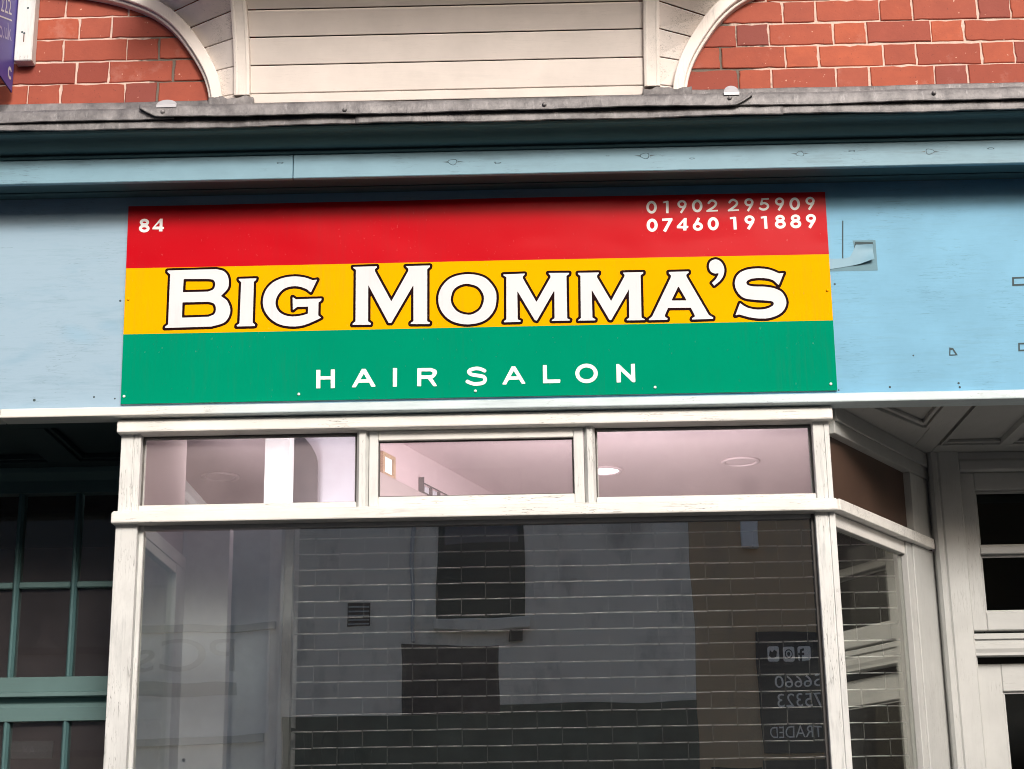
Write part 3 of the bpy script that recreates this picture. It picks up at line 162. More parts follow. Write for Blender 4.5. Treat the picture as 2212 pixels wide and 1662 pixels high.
# ------------------------------------------------------------------ materials
class NT:
    def __init__(s, name):
        s.m = bpy.data.materials.new(name); s.m.use_nodes = True
        s.t = s.m.node_tree; s.b = s.t.nodes['Principled BSDF']
    def n(s, typ, **kw):
        nd = s.t.nodes.new(typ)
        for k, v in kw.items(): setattr(nd, k, v)
        return nd
    def l(s, a_, b): s.t.links.new(a_, b)
    def pos(s, scale=(1, 1, 1), rnd=False):
        tc = s.n('ShaderNodeTexCoord'); mp = s.n('ShaderNodeMapping'); mp.inputs['Scale'].default_value = scale
        if rnd:
            oi = s.n('ShaderNodeObjectInfo'); cb = s.n('ShaderNodeCombineXYZ'); mu = s.n('ShaderNodeMath', operation='MULTIPLY')
            mu.inputs[1].default_value = 37.0; s.l(oi.outputs['Random'], mu.inputs[0])
            for i in range(3): s.l(mu.outputs[0], cb.inputs[i])
            s.l(cb.outputs[0], mp.inputs['Location'])
        s.l(tc.outputs['Object'], mp.inputs[0]); return mp.outputs[0]
    def noise(s, vec, scale, detail=4, rough=0.6, dist=0.0):
        nd = s.n('ShaderNodeTexNoise'); nd.inputs['Scale'].default_value = scale; nd.inputs['Detail'].default_value = detail
        nd.inputs['Roughness'].default_value = rough; nd.inputs['Distortion'].default_value = dist; s.l(vec, nd.inputs['Vector']); return nd.outputs['Fac']
    def ramp(s, fac, stops):
        nd = s.n('ShaderNodeValToRGB'); el = nd.color_ramp.elements
        while len(el) < len(stops): el.new(0.5)
        for q, (p, c) in zip(el, stops):
            q.position = p; q.color = (c, c, c, 1) if isinstance(c, (int, float)) else (*c, 1)
        s.l(fac, nd.inputs[0]); return nd.outputs[0]
    def mix(s, fac, a_, b, mode='MIX'):
        nd = s.n('ShaderNodeMix', data_type='RGBA', blend_type=mode)
        for sock, v in ((nd.inputs[0], fac), (nd.inputs[6], a_), (nd.inputs[7], b)):
            if isinstance(v, bpy.types.NodeSocket): s.l(v, sock)
            elif isinstance(v, (int, float)): sock.default_value = v
            else: sock.default_value = (*v, 1)
        return nd.outputs[2]
    def math(s, op, a_, b=0.0):
        nd = s.n('ShaderNodeMath', operation=op)
        for i, v in enumerate((a_, b)):
            if isinstance(v, bpy.types.NodeSocket): s.l(v, nd.inputs[i])
            else: nd.inputs[i].default_value = v
        return nd.outputs[0]
    def bump(s, h, strength=0.3, dist=0.002):
        nd = s.n('ShaderNodeBump'); nd.inputs['Strength'].default_value = strength; nd.inputs['Distance'].default_value = dist
        s.l(h, nd.inputs['Height']); s.l(nd.outputs[0], s.b.inputs['Normal'])
    def out(s, col, rough=0.5, metal=0.0, spec=0.5):
        if isinstance(col, bpy.types.NodeSocket): s.l(col, s.b.inputs['Base Color'])
        else: s.b.inputs['Base Color'].default_value = (*col, 1)
        if isinstance(rough, bpy.types.NodeSocket): s.l(rough, s.b.inputs['Roughness'])
        else: s.b.inputs['Roughness'].default_value = rough
        s.b.inputs['Metallic'].default_value = metal; s.b.inputs['Specular IOR Level'].default_value = spec
        return s.m

GR = {'x': (0.9, 9, 9), 'z': (9, 9, 0.9), 'y': (9, 0.9, 9)}
def paint(name, col, grain='x', dirt=(0.30, 0.30, 0.29), damt=0.45, crack=0.5, chip=0.35, under=(0.23, 0.22, 0.20), rough=0.5, fade=None, rnd=False, fo=0.0, spec=0.3):
    """old gloss paint on wood: mottled, dirty along the grain, with dark hair cracks and small chips"""
    t = NT(name); g = GR[grain]
    base = t.mix(t.ramp(t.noise(t.pos((1, 1, 1), rnd), 5, 5), [(0.3, 0.0), (0.7, 1.0)]), [c*0.90 for c in col], [min(c*1.05, 0.9) for c in col])
    if fade:       # paint chalked paler towards one end of the board
        tc = t.n('ShaderNodeTexCoord'); sx = t.n('ShaderNodeSeparateXYZ'); t.l(tc.outputs['Object'], sx.inputs[0])
        nz = t.math('MULTIPLY', t.noise(t.pos((0.7, 1, 1)), 2.2, 3), 1.6)
        fx = t.ramp(t.math('ADD', t.math('MULTIPLY', t.math('ADD', sx.outputs[0], fo), -0.28), nz), [(0.62, 0.0), (1.35, 1.0)])
        base = t.mix(fx, base, fade)
    big = t.noise(t.pos(tuple(c*0.55 for c in g), rnd), 3.2, 6, 0.65)
    fine = t.noise(t.pos(g, rnd), 9, 5, 0.7)
    patch = t.ramp(t.noise(t.pos((1, 1, 1), rnd), 3.1, 4, 0.6), [(0.38, 0.15), (0.62, 1.0)])
    d = t.math('MULTIPLY', t.ramp(t.math('MULTIPLY', big, fine), [(0.26, 0.0), (0.44, damt)]), patch)
    c1 = t.mix(d, base, dirt)
    blot = t.ramp(t.noise(t.pos(tuple(min(c, 2.6)*0.8 for c in g), rnd), 6.5, 5, 0.62, 0.4), [(0.52, 0.0), (0.72, damt*0.55)])
    c1 = t.mix(blot, c1, [k*0.72 for k in col])
    ck = t.ramp(t.noise(t.pos(tuple(c*(2.4 if c > 1 else 1.1) for c in g), rnd), 7, 3, 0.5, 0.6), [(0.485, 0.0), (0.5, crack), (0.515, 0.0)])
    gate = t.ramp(t.noise(t.pos((1.3, 1.3, 1.3), rnd), 4.0, 2), [(0.50, 0.0), (0.60, 1.0)])
    c2 = t.mix(t.math('MULTIPLY', ck, gate), c1, [c*0.35 for c in under])
    ch = t.ramp(t.noise(t.pos(tuple(c*0.7 for c in g), rnd), 16, 4, 0.7), [(0.665, 0.0), (0.69, chip)])
    c3 = t.mix(ch, c2, under)
    t.bump(t.math('ADD', t.math('MULTIPLY', fine, 0.6), t.math('MULTIPLY', ch, -0.7)), 0.30, 0.0018)
    return t.out(c3, rough, spec=spec)

def plain(name, col, rough=0.6, metal=0.0, var=0.08, scale=8, spec=0.4, bump=0.1):
    t = NT(name); nz = t.noise(t.pos(), scale, 5)
    c = t.mix(t.ramp(nz, [(0.3, 0.0), (0.7, 1.0)]), [k*(1-var) for k in col], [min(1, k*(1+var)) for k in col])
    if bump: t.bump(t.noise(t.pos(), scale*9, 3), bump, 0.001)
    return t.out(c, rough, metal, spec)

white_x = paint('white_paint_across', (0.77, 0.76, 0.725), 'x', damt=0.6, crack=0.8, chip=0.5, rnd=True)
white_z = paint('white_paint_upright', (0.69, 0.70, 0.685), 'z', damt=0.85, dirt=(0.34, 0.36, 0.36), crack=0.9, chip=0.6, rnd=True)
white_y = paint('white_paint_deep', (0.74, 0.73, 0.70), 'y', damt=0.4)
lobby_x = paint('lobby_paint_across', (0.50, 0.51, 0.50), 'x', damt=0.3, crack=0.3)
lobby_z = paint('lobby_paint_upright', (0.50, 0.51, 0.50), 'z', damt=0.35, crack=0.4)
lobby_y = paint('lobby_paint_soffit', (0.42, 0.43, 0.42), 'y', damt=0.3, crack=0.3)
cream_x = paint('cream_paint_boards', (0.72, 0.66, 0.62), 'x', damt=0.15, crack=0.1, chip=0.1, rnd=True)
cream_z = paint('cream_paint_posts', (0.77, 0.715, 0.67), 'z', damt=0.2, crack=0.3)
cream_side = paint('cream_paint_side_boards', (0.73, 0.675, 0.64), 'x', damt=0.3, crack=0.9, chip=0.6, rnd=True)
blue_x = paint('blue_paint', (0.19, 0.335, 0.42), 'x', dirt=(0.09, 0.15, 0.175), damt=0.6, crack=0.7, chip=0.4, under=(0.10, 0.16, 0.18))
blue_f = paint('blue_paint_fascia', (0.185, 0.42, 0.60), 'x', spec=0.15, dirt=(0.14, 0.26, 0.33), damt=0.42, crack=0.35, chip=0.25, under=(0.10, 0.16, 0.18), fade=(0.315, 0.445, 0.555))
blue_shade = paint('blue_paint_shaded', (0.055, 0.115, 0.13), 'x', dirt=(0.06, 0.10, 0.11), damt=0.6, crack=0.2, chip=0.1, under=(0.05, 0.07, 0.07))  # the cornice blue again, darkened so its colour carries the shade below the lead
lip_m = paint('pale_blue_lip_paint', (0.56, 0.66, 0.69), 'x', dirt=(0.32, 0.41, 0.44), damt=0.5, crack=0.6, chip=0.4, fade=(0.74, 0.73, 0.68), fo=0.9)
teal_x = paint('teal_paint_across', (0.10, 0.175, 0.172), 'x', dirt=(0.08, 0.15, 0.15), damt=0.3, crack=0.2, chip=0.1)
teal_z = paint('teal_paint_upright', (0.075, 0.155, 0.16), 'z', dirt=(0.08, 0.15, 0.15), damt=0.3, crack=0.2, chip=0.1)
teal_shade = paint('teal_paint_shaded', (0.03, 0.055, 0.058), 'y', dirt=(0.03, 0.04, 0.04), damt=0.5, crack=0.2, chip=0.1)  # recess teal with the shade of the soffit put into its colour
dark_m = plain('dark_backing', (0.028, 0.030, 0.031), 0.8)
black_m = plain('black_paint', (0.012, 0.012, 0.013), 0.5)
room_dark = plain('unlit_room', (0.02, 0.019, 0.02), 0.9)
inner_white = plain('inner_white_wall', (0.84, 0.85, 0.86), 0.7, var=0.03)
inner_grey = plain('inner_grey_wall', (0.42, 0.45, 0.46), 0.7, var=0.05)
inner_mid = plain('inner_pale_strip', (0.56, 0.57, 0.57), 0.7, var=0.05)
pink_m = plain('pink_ceiling_paint', (0.60, 0.455, 0.485), 0.8, var=0.03, scale=2)
taupe_m = plain('taupe_wall_paint', (0.36, 0.29, 0.29), 0.8, var=0.04)
lilac_m = plain('lilac_wall_paint', (0.52, 0.51, 0.575), 0.8, var=0.03)
char_m = plain('charcoal_paint', (0.05, 0.047, 0.055), 0.8)
wood_f = plain('wood_frame', (0.42, 0.27, 0.15), 0.5, var=0.2, scale=30)
galv = plain('galvanised_steel', (0.82, 0.83, 0.82), 0.42, 0.35, var=0.12, scale=40)
dull_steel = plain('dull_link_steel', (0.24, 0.24, 0.235), 0.6, 0.2)
steel_g = plain('grey_steel_guide', (0.30, 0.30, 0.29), 0.5, 0.3)
brown_p = plain('brown_panel', (0.075, 0.046, 0.034), 0.3, var=0.3, scale=3)
screw_m = plain('pale_plastic_cap', (0.70, 0.80, 0.78), 0.4, var=0.02)
asphalt = plain('asphalt', (0.05, 0.05, 0.052), 0.9, var=0.25, scale=30, bump=0.5)
paving = plain('paving', (0.17, 0.165, 0.16), 0.85, var=0.15, scale=4, bump=0.3)

def lead_mat():
    t = NT('weathered_lead')
    a_ = t.noise(t.pos((1, 1, 0.8)), 14, 6, 0.7); st = t.noise(t.pos((5, 3, 1.6)), 8, 5, 0.7)
    c = t.mix(t.ramp(a_, [(0.3, 0.0), (0.72, 1.0)]), (0.085, 0.082, 0.088), (0.28, 0.27, 0.275))
    c = t.mix(t.ramp(st, [(0.57, 0.0), (0.70, 0.45)]), c, (0.42, 0.41, 0.42))
    c = t.mix(t.ramp(t.noise(t.pos((14, 3, 1.5)), 11, 3), [(0.62, 0.0), (0.72, 0.4)]), c, (0.06, 0.06, 0.065))
    t.bump(t.noise(t.pos((1.2, 1, 1)), 16, 5, 0.65), 0.9, 0.006)
    return t.out(c, 0.55, 0.25)
lead = lead_mat(); lead_l = plain('pale_lead', (0.42, 0.42, 0.45), 0.5, 0.2)

def brick_mat():
    t = NT('red_brick')
    oi = t.n('ShaderNodeObjectInfo')
    hue = t.ramp(oi.outputs['Random'], [(0.0, (0.32, 0.070, 0.041)), (0.2, (0.38, 0.096, 0.057)), (0.4, (0.26, 0.056, 0.038)), (0.6, (0.46, 0.110, 0.054)), (0.8, (0.335, 0.077, 0.048)), (1.0, (0.225, 0.060, 0.049))])
    p = t.pos((1, 1, 1), True)
    c = t.mix(t.ramp(t.noise(p, 18, 6, 0.7), [(0.3, 0.0), (0.75, 0.5)]), hue, (0.22, 0.05, 0.035))
    c = t.mix(t.ramp(t.noise(p, 130, 2), [(0.68, 0.0), (0.72, 0.5)]), c, (0.10, 0.03, 0.025))
    c = t.mix(t.ramp(t.noise(p, 55, 2), [(0.72, 0.0), (0.76, 0.75)]), c, (0.66, 0.42, 0.33))
    c = t.mix(t.ramp(t.noise(p, 7, 5, 0.7), [(0.60, 0.0), (0.80, 0.35)]), c, (0.55, 0.32, 0.27))
    t.bump(t.noise(p, 70, 5, 0.7), 0.35, 0.002)
    return t.out(c, 0.75, spec=0.3)
brickm = brick_mat()

def mortar_mat():
    t = NT('lime_mortar')
    tc = t.n('ShaderNodeTexCoord'); sx = t.n('ShaderNodeSeparateXYZ'); t.l(tc.outputs['Object'], sx.inputs[0])
    # older grey pointing close to the timber arches, pink lime mortar elsewhere
    nz = t.math('MULTIPLY', t.noise(t.pos(), 7, 4, 0.7), 1.0)
    near = t.math('SUBTRACT', t.math('ABSOLUTE', t.math('ADD', sx.outputs[0], 0.1)), 1.15)
    f = t.ramp(t.math('ADD', t.math('MULTIPLY', near, 1.3), nz), [(0.38, 1.0), (0.50, 0.0)])
    c = t.mix(t.noise(t.pos(), 60, 4), (0.48, 0.34, 0.285), (0.74, 0.58, 0.51))
    c = t.mix(f, c, (0.16, 0.135, 0.115))
    t.bump(t.noise(t.pos(), 90, 5), 0.8, 0.003)
    return t.out(c, 0.95, spec=0.1)
mortarm = mortar_mat()

def vinyl(name, col, rough=0.28, coat=0.25, spec=0.3, bs=0.25):
    t = NT(name)
    nz = t.noise(t.pos(), 3, 3); c = t.mix(t.ramp(nz, [(0.3, 0.0), (0.7, 1.0)]), [k*0.96 for k in col], [min(1, k*1.03) for k in col])
    c = t.mix(t.ramp(t.noise(t.pos((2, 1, 1)), 70, 3), [(0.69, 0.0), (0.74, 0.10)]), c, (0.6, 0.6, 0.6))
    c = t.mix(t.ramp(t.math('MULTIPLY', t.noise(t.pos((14, 1, 0.9)), 5, 4, 0.6), t.noise(t.pos(), 2.0, 3)), [(0.27, 0.0), (0.42, 0.16)]), c, [k*0.55+0.02 for k in col])
    t.bump(t.noise(t.pos((1, 1, 1.6)), 2.2, 2), bs, 0.01)
    t.b.inputs['Coat Weight'].default_value = coat; t.b.inputs['Coat Roughness'].default_value = 0.22
    return t.out(c, rough, spec=spec)
red_v = vinyl('red_vinyl', (0.50, 0.003, 0.010), 0.24, 0.0, 0.06, 0.7); yel_v = vinyl('yellow_vinyl', (0.88, 0.41, 0.001), 0.5, 0.0, 0.0); grn_v = vinyl('green_vinyl', (0.0005, 0.255, 0.142), 0.5, 0.0, 0.0)
whi_v = vinyl('white_vinyl', (0.70, 0.70, 0.73), 0.6, 0.0, 0.1); mar_v = vinyl('maroon_vinyl', (0.012, 0.0015, 0.002), 0.6, 0.0, 0.05)

def glass_mat(name, f0=0.055, tint=(0.93, 0.95, 0.94), wav=0.010, dust=0.0, dcol=(0.6, 0.58, 0.57)):
    t = NT(name); t.t.nodes.remove(t.b)
    geo = t.n('ShaderNodeNewGeometry'); dp = t.n('ShaderNodeVectorMath', operation='DOT_PRODUCT')
    t.l(geo.outputs['Normal'], dp.inputs[0]); t.l(geo.outputs['Incoming'], dp.inputs[1])
    c = t.math('ABSOLUTE', dp.outputs['Value']); q = t.math('POWER', t.math('SUBTRACT', 1.0, c), 5.0)
    fr = t.math('ADD', t.math('MULTIPLY', q, 1.0-f0), f0)
    tr = t.n('ShaderNodeBsdfTransparent'); tr.inputs[0].default_value = (*tint, 1)
    gl = t.n('ShaderNodeBsdfGlossy'); gl.inputs['Roughness'].default_value = 0.0; gl.inputs['Color'].default_value = (1.0, 1.0, 0.93, 1)
    bp = t.n('ShaderNodeBump'); bp.inputs['Strength'].default_value = wav; bp.inputs['Distance'].default_value = 0.05
    t.l(t.noise(t.pos(), 3.0, 1), bp.inputs['Height']); t.l(bp.outputs[0], gl.inputs['Normal'])
    ms = t.n('ShaderNodeMixShader'); t.l(fr, ms.inputs[0]); t.l(tr.outputs[0], ms.inputs[1]); t.l(gl.outputs[0], ms.inputs[2])
    last = ms
    if dust:
        df = t.n('ShaderNodeBsdfDiffuse'); df.inputs[0].default_value = (*dcol, 1)
        m2 = t.n('ShaderNodeMixShader'); t.l(t.ramp(t.noise(t.pos(), 4, 5, 0.7), [(0.3, dust*0.6), (0.75, dust*1.5)]), m2.inputs[0])
        t.l(ms.outputs[0], m2.inputs[1]); t.l(df.outputs[0], m2.inputs[2]); last = m2
    t.l(last.outputs[0], t.t.nodes['Material Output'].inputs['Surface'])
    return t.m
glass = glass_mat('window_glass', 0.41, (0.97, 0.98, 0.98), dust=0.006); glass_s = glass_mat('side_glass', 0.16, dust=0.01); glass_d = glass_mat('dull_pane_glass', 0.03, dust=0.035, dcol=(0.42, 0.36, 0.37)); glass_t = glass_mat('toplight_glass', 0.02, wav=0.004, dust=0.13, dcol=(0.62, 0.50, 0.53)); glass_b = glass_mat('door_glass', 0.015)

def emit(name, col, st):
    t = NT(name); t.b.inputs['Emission Color'].default_value = (*col, 1); t.b.inputs['Emission Strength'].default_value = st
    return t.out((0.8, 0.8, 0.8))
lamp_on = emit('lit_lamp', (1.0, 0.95, 0.97), 6.0)

# ------------------------------------------------------------------ street
tag(box('ground', -60, 60, -60, 60, -0.30, -0.12, asphalt), kind='structure')
tag(box('road', -40, 40, -7.6, -2.6, -0.116, -0.112, asphalt), kind='structure')
tag(box('pavement', -40, 40, -2.6, 0.75, -0.112, 0.0, paving, bev=0.01), kind='structure')
tag(box('far_pavement', -40, 40, -9.9, -7.6, -0.112, 0.0, paving, bev=0.01), kind='structure')

# ------------------------------------------------------------------ upper brick wall
bw = thing('brick_wall', (0, 0.1, 4.2), 'red brick upper wall with pink mortar above the lead flashing', 'wall')
box('mortar_bed', -3.6, 3.8, 0.0345, 0.30, 4.06, 5.3, mortarm, bw)
def brick_mesh(L, H, seed):
    """a pressed brick with a slightly ragged arris"""
    r = random.Random(seed); nx, nz = max(4, int(L/0.026)), 4
    out = [(L*i/nx, 0) for i in range(nx)]+[(L, H*i/nz) for i in range(nz)]+[(L*(1-i/nx), H) for i in range(nx)]+[(0, H*(1-i/nz)) for i in range(nz)]
    cx, cz = L/2, H/2; rings = [[], [], []]
    for x, z in out:
        j = r.uniform(-0.0012, 0.0012) if r.random() < 0.86 else r.uniform(-0.004, -0.002)
        dx, dz = (1 if x > cx else -1)*(x in (0, L)), (1 if z > cz else -1)*(z in (0, H))
        x2, z2 = x+dx*j, z+dz*j
        ins = 0.0022+0.0012*r.random()
        rings[0].append((x2, 0.045, z2)); rings[1].append((x2, 0.0022, z2)); rings[2].append((x2-dx*ins, r.uniform(-.0003, .0003), z2-dz*ins))
    bm = bmesh.new(); sweep(bm, rings); bmesh.ops.recalc_face_normals(bm, faces=bm.faces)
    me = bpy.data.meshes.new('brick'); bm.to_mesh(me); bm.free(); me.materials.append(brickm)
    return me
HDR, STR, CRS = 0.1195, 0.2345, 0.0896
heads = [brick_mesh(HDR-0.0065, CRS-0.0068, 10+i) for i in range(5)]; strs = [brick_mesh(STR-0.0065, CRS-0.0068, 20+i) for i in range(6)]
PER = HDR+STR
rb = random.Random(3)
for side, x_lo, x_hi, ph in ((-1, -3.3, -0.62, (-1.629, -1.455, -1.526)), (1, 0.45, 3.5, (1.304, 1.125, 1.304))):
    for r in range(-1, 8):
        z = 4.320+CRS*r
        p = ph[0] if r % 2 == 0 else ph[1]
        k0 = int((x_lo-p)/PER)-1
        for k in range(k0, k0+14):
            for isH in (True, False):
                x = p+k*PER+(0 if isH else HDR); L = HDR if isH else STR
                if x < x_lo or x+L > x_hi: continue
                if side < 0 and -0.86 < x+L*0.5 < 0: continue
                o = bpy.data.objects.new('brick', rb.choice(heads if isH else strs)); COL.objects.link(o)
                o.parent = bw; o.matrix_parent_inverse = Matrix.Translation(bw.location).inverted()
                o.location = (x+0.003+rb.uniform(-.002, .002), 0.030+rb.uniform(-.0015, .0015), z+0.0032+rb.uniform(-.0015, .0015))
                o.rotation_euler = (0, rb.uniform(-.006, .006), rb.uniform(-.006, .006))

# ------------------------------------------------------------------ coved timber base of the oriel window
ob = thing('oriel_base', (-0.1, 0, 4.3), 'cream boarded coved base of an oriel between two posts and curved trims', 'bay base')
RC, ZB = 0.49, 4.300
def cove(z): h = max(0.0, min(z-ZB, RC*0.999)); return RC-sqrt(RC*RC-h*h)
LEV = [4.300, 4.3385, 4.440, 4.532, 4.612, 4.676, 4.730, 4.772, 4.800]
XL, XR = -0.811, 0.607
def board(name, za, zb, pa0, pa1, pb0, pb1, mat, th=0.016, gap=0.0022):
    """one board: pa = lower edge (left,right), pb = upper edge; each (x,y)"""
    bm = bmesh.new()
    lo = [Vector((pa0[0], pa0[1], za+gap)), Vector((pa1[0], pa1[1], za+gap))]; hi = [Vector((pb0[0], pb0[1], zb-gap)), Vector((pb1[0], pb1[1], zb-gap))]
    nrm = (lo[1]-lo[0]).cross(hi[0]-lo[0]).normalized()
    if nrm.y > 0: nrm = -nrm
    lo = [p-nrm*0.004 for p in lo]      # the foot of each board tucks behind the one below
    fr = [lo[0], lo[1], hi[1], hi[0]]; bk = [p-nrm*th for p in fr]
    sweep(bm, [fr, bk])
    return fin(bm, name, mat, ob, 0.0018)
for i in range(len(LEV)-1):
    za, zb = LEV[i], LEV[i+1]
    ya, yb = -cove(za), -cove(zb)
    board('board', za, zb, (XL, ya), (XR, ya), (XL, yb), (XR, yb), cream_x)
OFF = [(4.30, 0.808), (4.330, 0.812), (4.425, 0.838), (4.515, 0.877), (4.613, 0.95), (4.700, 1.045), (4.756, 1.135), (4.80, 1.25)]
for sg, xp in ((-1, -0.868), (1, 0.664)):
    for i in range(len(LEV)-2):
        za, zb = LEV[i], LEV[i+1]
        xa, xb = -0.1+sg*interp(OFF, za), -0.1+sg*interp(OFF, zb)
        A0, A1 = (xp, -cove(za)), (xa, 0.012); B0, B1 = (xp, -cove(zb)), (xb, 0.012)
        if sg < 0: board('side_board', za, zb, A1, A0, B1, B0, cream_side, 0.014)
        else: board('side_board', za, zb, A0, A1, B0, B1, cream_side, 0.014)
for x0, x1 in ((-0.868, -0.811), (0.607, 0.664)):
    bm = bmesh.new(); rings = []
    for i in range(26):
        z = 4.326+(4.80-4.326)*i/25; y = -cove(z)
        h = min(z-ZB, RC*.999); ny = -sqrt(RC*RC-h*h)/RC; nz = -h/RC
        def q(x, o): return (x, y+ny*o, z+nz*o)
        rings.append([q(x0, 0.018), q(x0+0.010, 0.022), q(x0+0.014, 0.020), q(x1-0.014, 0.020), q(x1-0.010, 0.022), q(x1, 0.018), q(x1, -0.02), q(x0, -0.02)])
    sweep(bm, rings); fin(bm, 'post', cream_z, ob, 0.0015)
ARC = [(4.255, 0.853), (4.320, 0.860), (4.372, 0.871), (4.430, 0.893), (4.501, 0.933), (4.588, 0.995), (4.655, 1.070), (4.700, 1.160), (4.732, 1.260), (4.757, 1.38), (4.775, 1.52), (4.785, 1.70)]
for sg in (-1, 1):
    c = crom([(a_, b) for a_, b in ARC], 7)
    pts = [Vector((-0.1+sg*b, 0, a_)) for a_, b in c]
    for nm, n0, n1, yf, mt in (('arch_trim', 0.011, 0.050, -0.022, cream_z), ('arch_fillet', 0.0, 0.0112, -0.004, cream_z)):
        bm = bmesh.new(); rings = []
        for i, p in enumerate(pts):
            tg = (pts[min(i+1, len(pts)-1)]-pts[max(i-1, 0)]).normalized()
            nn = Vector((-tg.z, 0, tg.x)); nn = nn if nn.x*sg < 0 else -nn
            f = max(0.0, min(1.0, (p.z-4.30)/0.3)); n1b = n1*(1.0+0.10*f) if nm == 'arch_trim' else n1
            rings.append([p+nn*n0+Vector((0, 0.04, 0)), p+nn*n0+Vector((0, yf+0.003, 0)), p+nn*(n0+0.003)+Vector((0, yf, 0)), p+nn*(n1b-0.003)+Vector((0, yf, 0)), p+nn*n1b+Vector((0, yf+0.003, 0)), p+nn*n1b+Vector((0, 0.04, 0))])
        sweep(bm, rings); fin(bm, nm, mt, ob)
box('upper_apron', -1.15, 0.95, -0.52, 0.03, 4.80, 4.86, cream_x, ob, 0.004)
box('upper_panel', -1.0, 0.8, -0.50, 0.03, 4.862, 5.25, cream_x, ob, 0.004)

# ------------------------------------------------------------------ lead flashing
lf = thing('lead_flashing', (0, -0.26, 4.1), 'grey weathered lead flashing with nails dressed over the blue cornice', 'flashing')
def wav(x, s): return 0.0014*sin(x*4.1+s)+0.0009*sin(x*11.7+s*2.3)+0.0005*sin(x*31.0+s*1.7)+0.0003*sin(x*67+s)
LK = 0.98775          # the lead lip stands 0.335 m proud of the fascia
def lx(x): return 0.205+(x-0.205)*LK
def lz(z): return 1.6+(z-1.6)*LK
def lead_strip(name, x0, x1, yf, ztop, zbot, slope, seed, cut0=0.0, cut1=0.0):
    x0, x1, ztop, zbot = lx(x0), lx(x1), lz(ztop), lz(zbot)
    bm = bmesh.new(); rings = []; n = max(8, int((x1-x0)/0.014))
    for i in range(n+1):
        x = x0+(x1-x0)*i/n
        o = wav(x, seed); zb = zbot+wav(x, seed+4)*1.2; y = yf+o*1.4
        if cut0 and x-x0 < cut0: zb = zb+(ztop-zb)*0.75*(1-(x-x0)/cut0)**1.3
        if cut1 and x1-x < cut1: zb = zb+(ztop-zb)*0.75*(1-(x1-x)/cut1)**1.3
        zt = ztop+wav(x, seed+9)*0.6
        r = [(x, y-0.004, zb), (x, y-0.001, zb+0.006), (x, y, zb+0.014), (x, y+0.001, zt-0.012), (x, y+0.008, zt)]
        if slope: r.append((x, 0.025, zt+0.146+wav(x, seed+2)*1.5)); r.append((x, 0.012, zt+0.134))
        r += [(x, y+0.012, zt-0.006), (x, y+0.005, zt-0.016), (x, y+0.0035, zb+0.012), (x, y+0.002, zb-0.001)]
        rings.append(r)
    sweep(bm, rings); return fin(bm, name, lead, lf, smooth=True)
lead_strip('lead_sheet', -3.4, -1.02, -0.341, 4.163, 4.116, True, 1.0)
lead_strip('lead_sheet', -1.138, 0.952, -0.350, 4.165, 4.117, True, 2.0, 0.06, 0.06)
lead_strip('lead_sheet', 0.86, 3.6, -0.341, 4.170, 4.121, True, 3.0)
lead_strip('lead_drip', -3.4, -0.392, -0.331, 4.135, 4.087, False, 5.0)
lead_strip('lead_drip', -0.40, 1.055, -0.3345, 4.135, 4.086, False, 6.0)
lead_strip('lead_drip', 1.047, 3.6, -0.331, 4.135, 4.089, False, 7.0)
for x, z in ((-0.435, 4.1305), (0.245, 4.134), (1.569, 4.150), (-1.057, 4.138), (0.875, 4.143), (-1.95, 4.138), (2.35, 4.15)):
    disc('nail_head', (lx(x), -0.349 if -1.1 < x < 0.9 else -0.341, lz(z)), 0.0075, lead, lf, 0.009, dome=1)
for x, w_, r0 in ((-1.045, 0.034, 0.020), (0.882, 0.026, 0.027)):      # bent-up lead clips
    x = lx(x); bm = bmesh.new(); rings = []
    for i in range(11):
        t = -1+i/5; h = r0*sqrt(max(0.02, 1-t*t)); k = 0.0
        rings.append([(x+w_*t, -0.3545, 4.122), (x+w_*t, -0.3545+k, 4.132), (x+w_*t, -0.350+k+h*.25, 4.134+h), (x+w_*t, -0.3485+k+h*.25, 4.134+h), (x+w_*t, -0.3515, 4.132), (x+w_*t, -0.3515, 4.122)])
    sweep(bm, rings); fin(bm, 'clip', lead_l, lf)
for x0, x1, sd in ((-3.4, -0.955, 3.3), (0.765, 3.6, 5.9)):
    bm = bmesh.new(); rings = []; n = int((x1-x0)/0.02)
    for i in range(n+1):
        x = x0+(x1-x0)*i/n; k = wav(x, sd)*0.7
        rings.append([(x, 0.0295, 4.327+k), (x, 0.024, 4.3285+k), (x, 0.021+k*.4, 4.324+k), (x, 0.018+k, 4.300), (x, 0.006, 4.262), (x, 0.0295, 4.262)])
    sweep(bm, rings); fin(bm, 'wall_upstand', lead, lf, smooth=True)
for x0, x1 in ((-0.955, -0.795), (0.60, 0.775)):      # crumpled upstands at the feet of the posts
    bm = bmesh.new(); rings = []
    for i in range(31):
        x = x0+(x1-x0)*i/30; k = 0.0045*sin(i*0.33+x0*7)+0.0025*sin(i*0.8+1)+0.0007*sin(i*2.9)
        rings.append([(x, -0.075, 4.240), (x, -0.036+k*.6, 4.272), (x, -0.033+k, 4.308+k), (x, -0.029+k, 4.3125+k*1.4), (x, -0.004, 4.314+k*1.2), (x, -0.004, 4.240)])
    sweep(bm, rings); fin(bm, 'upstand', lead, lf, smooth=True)

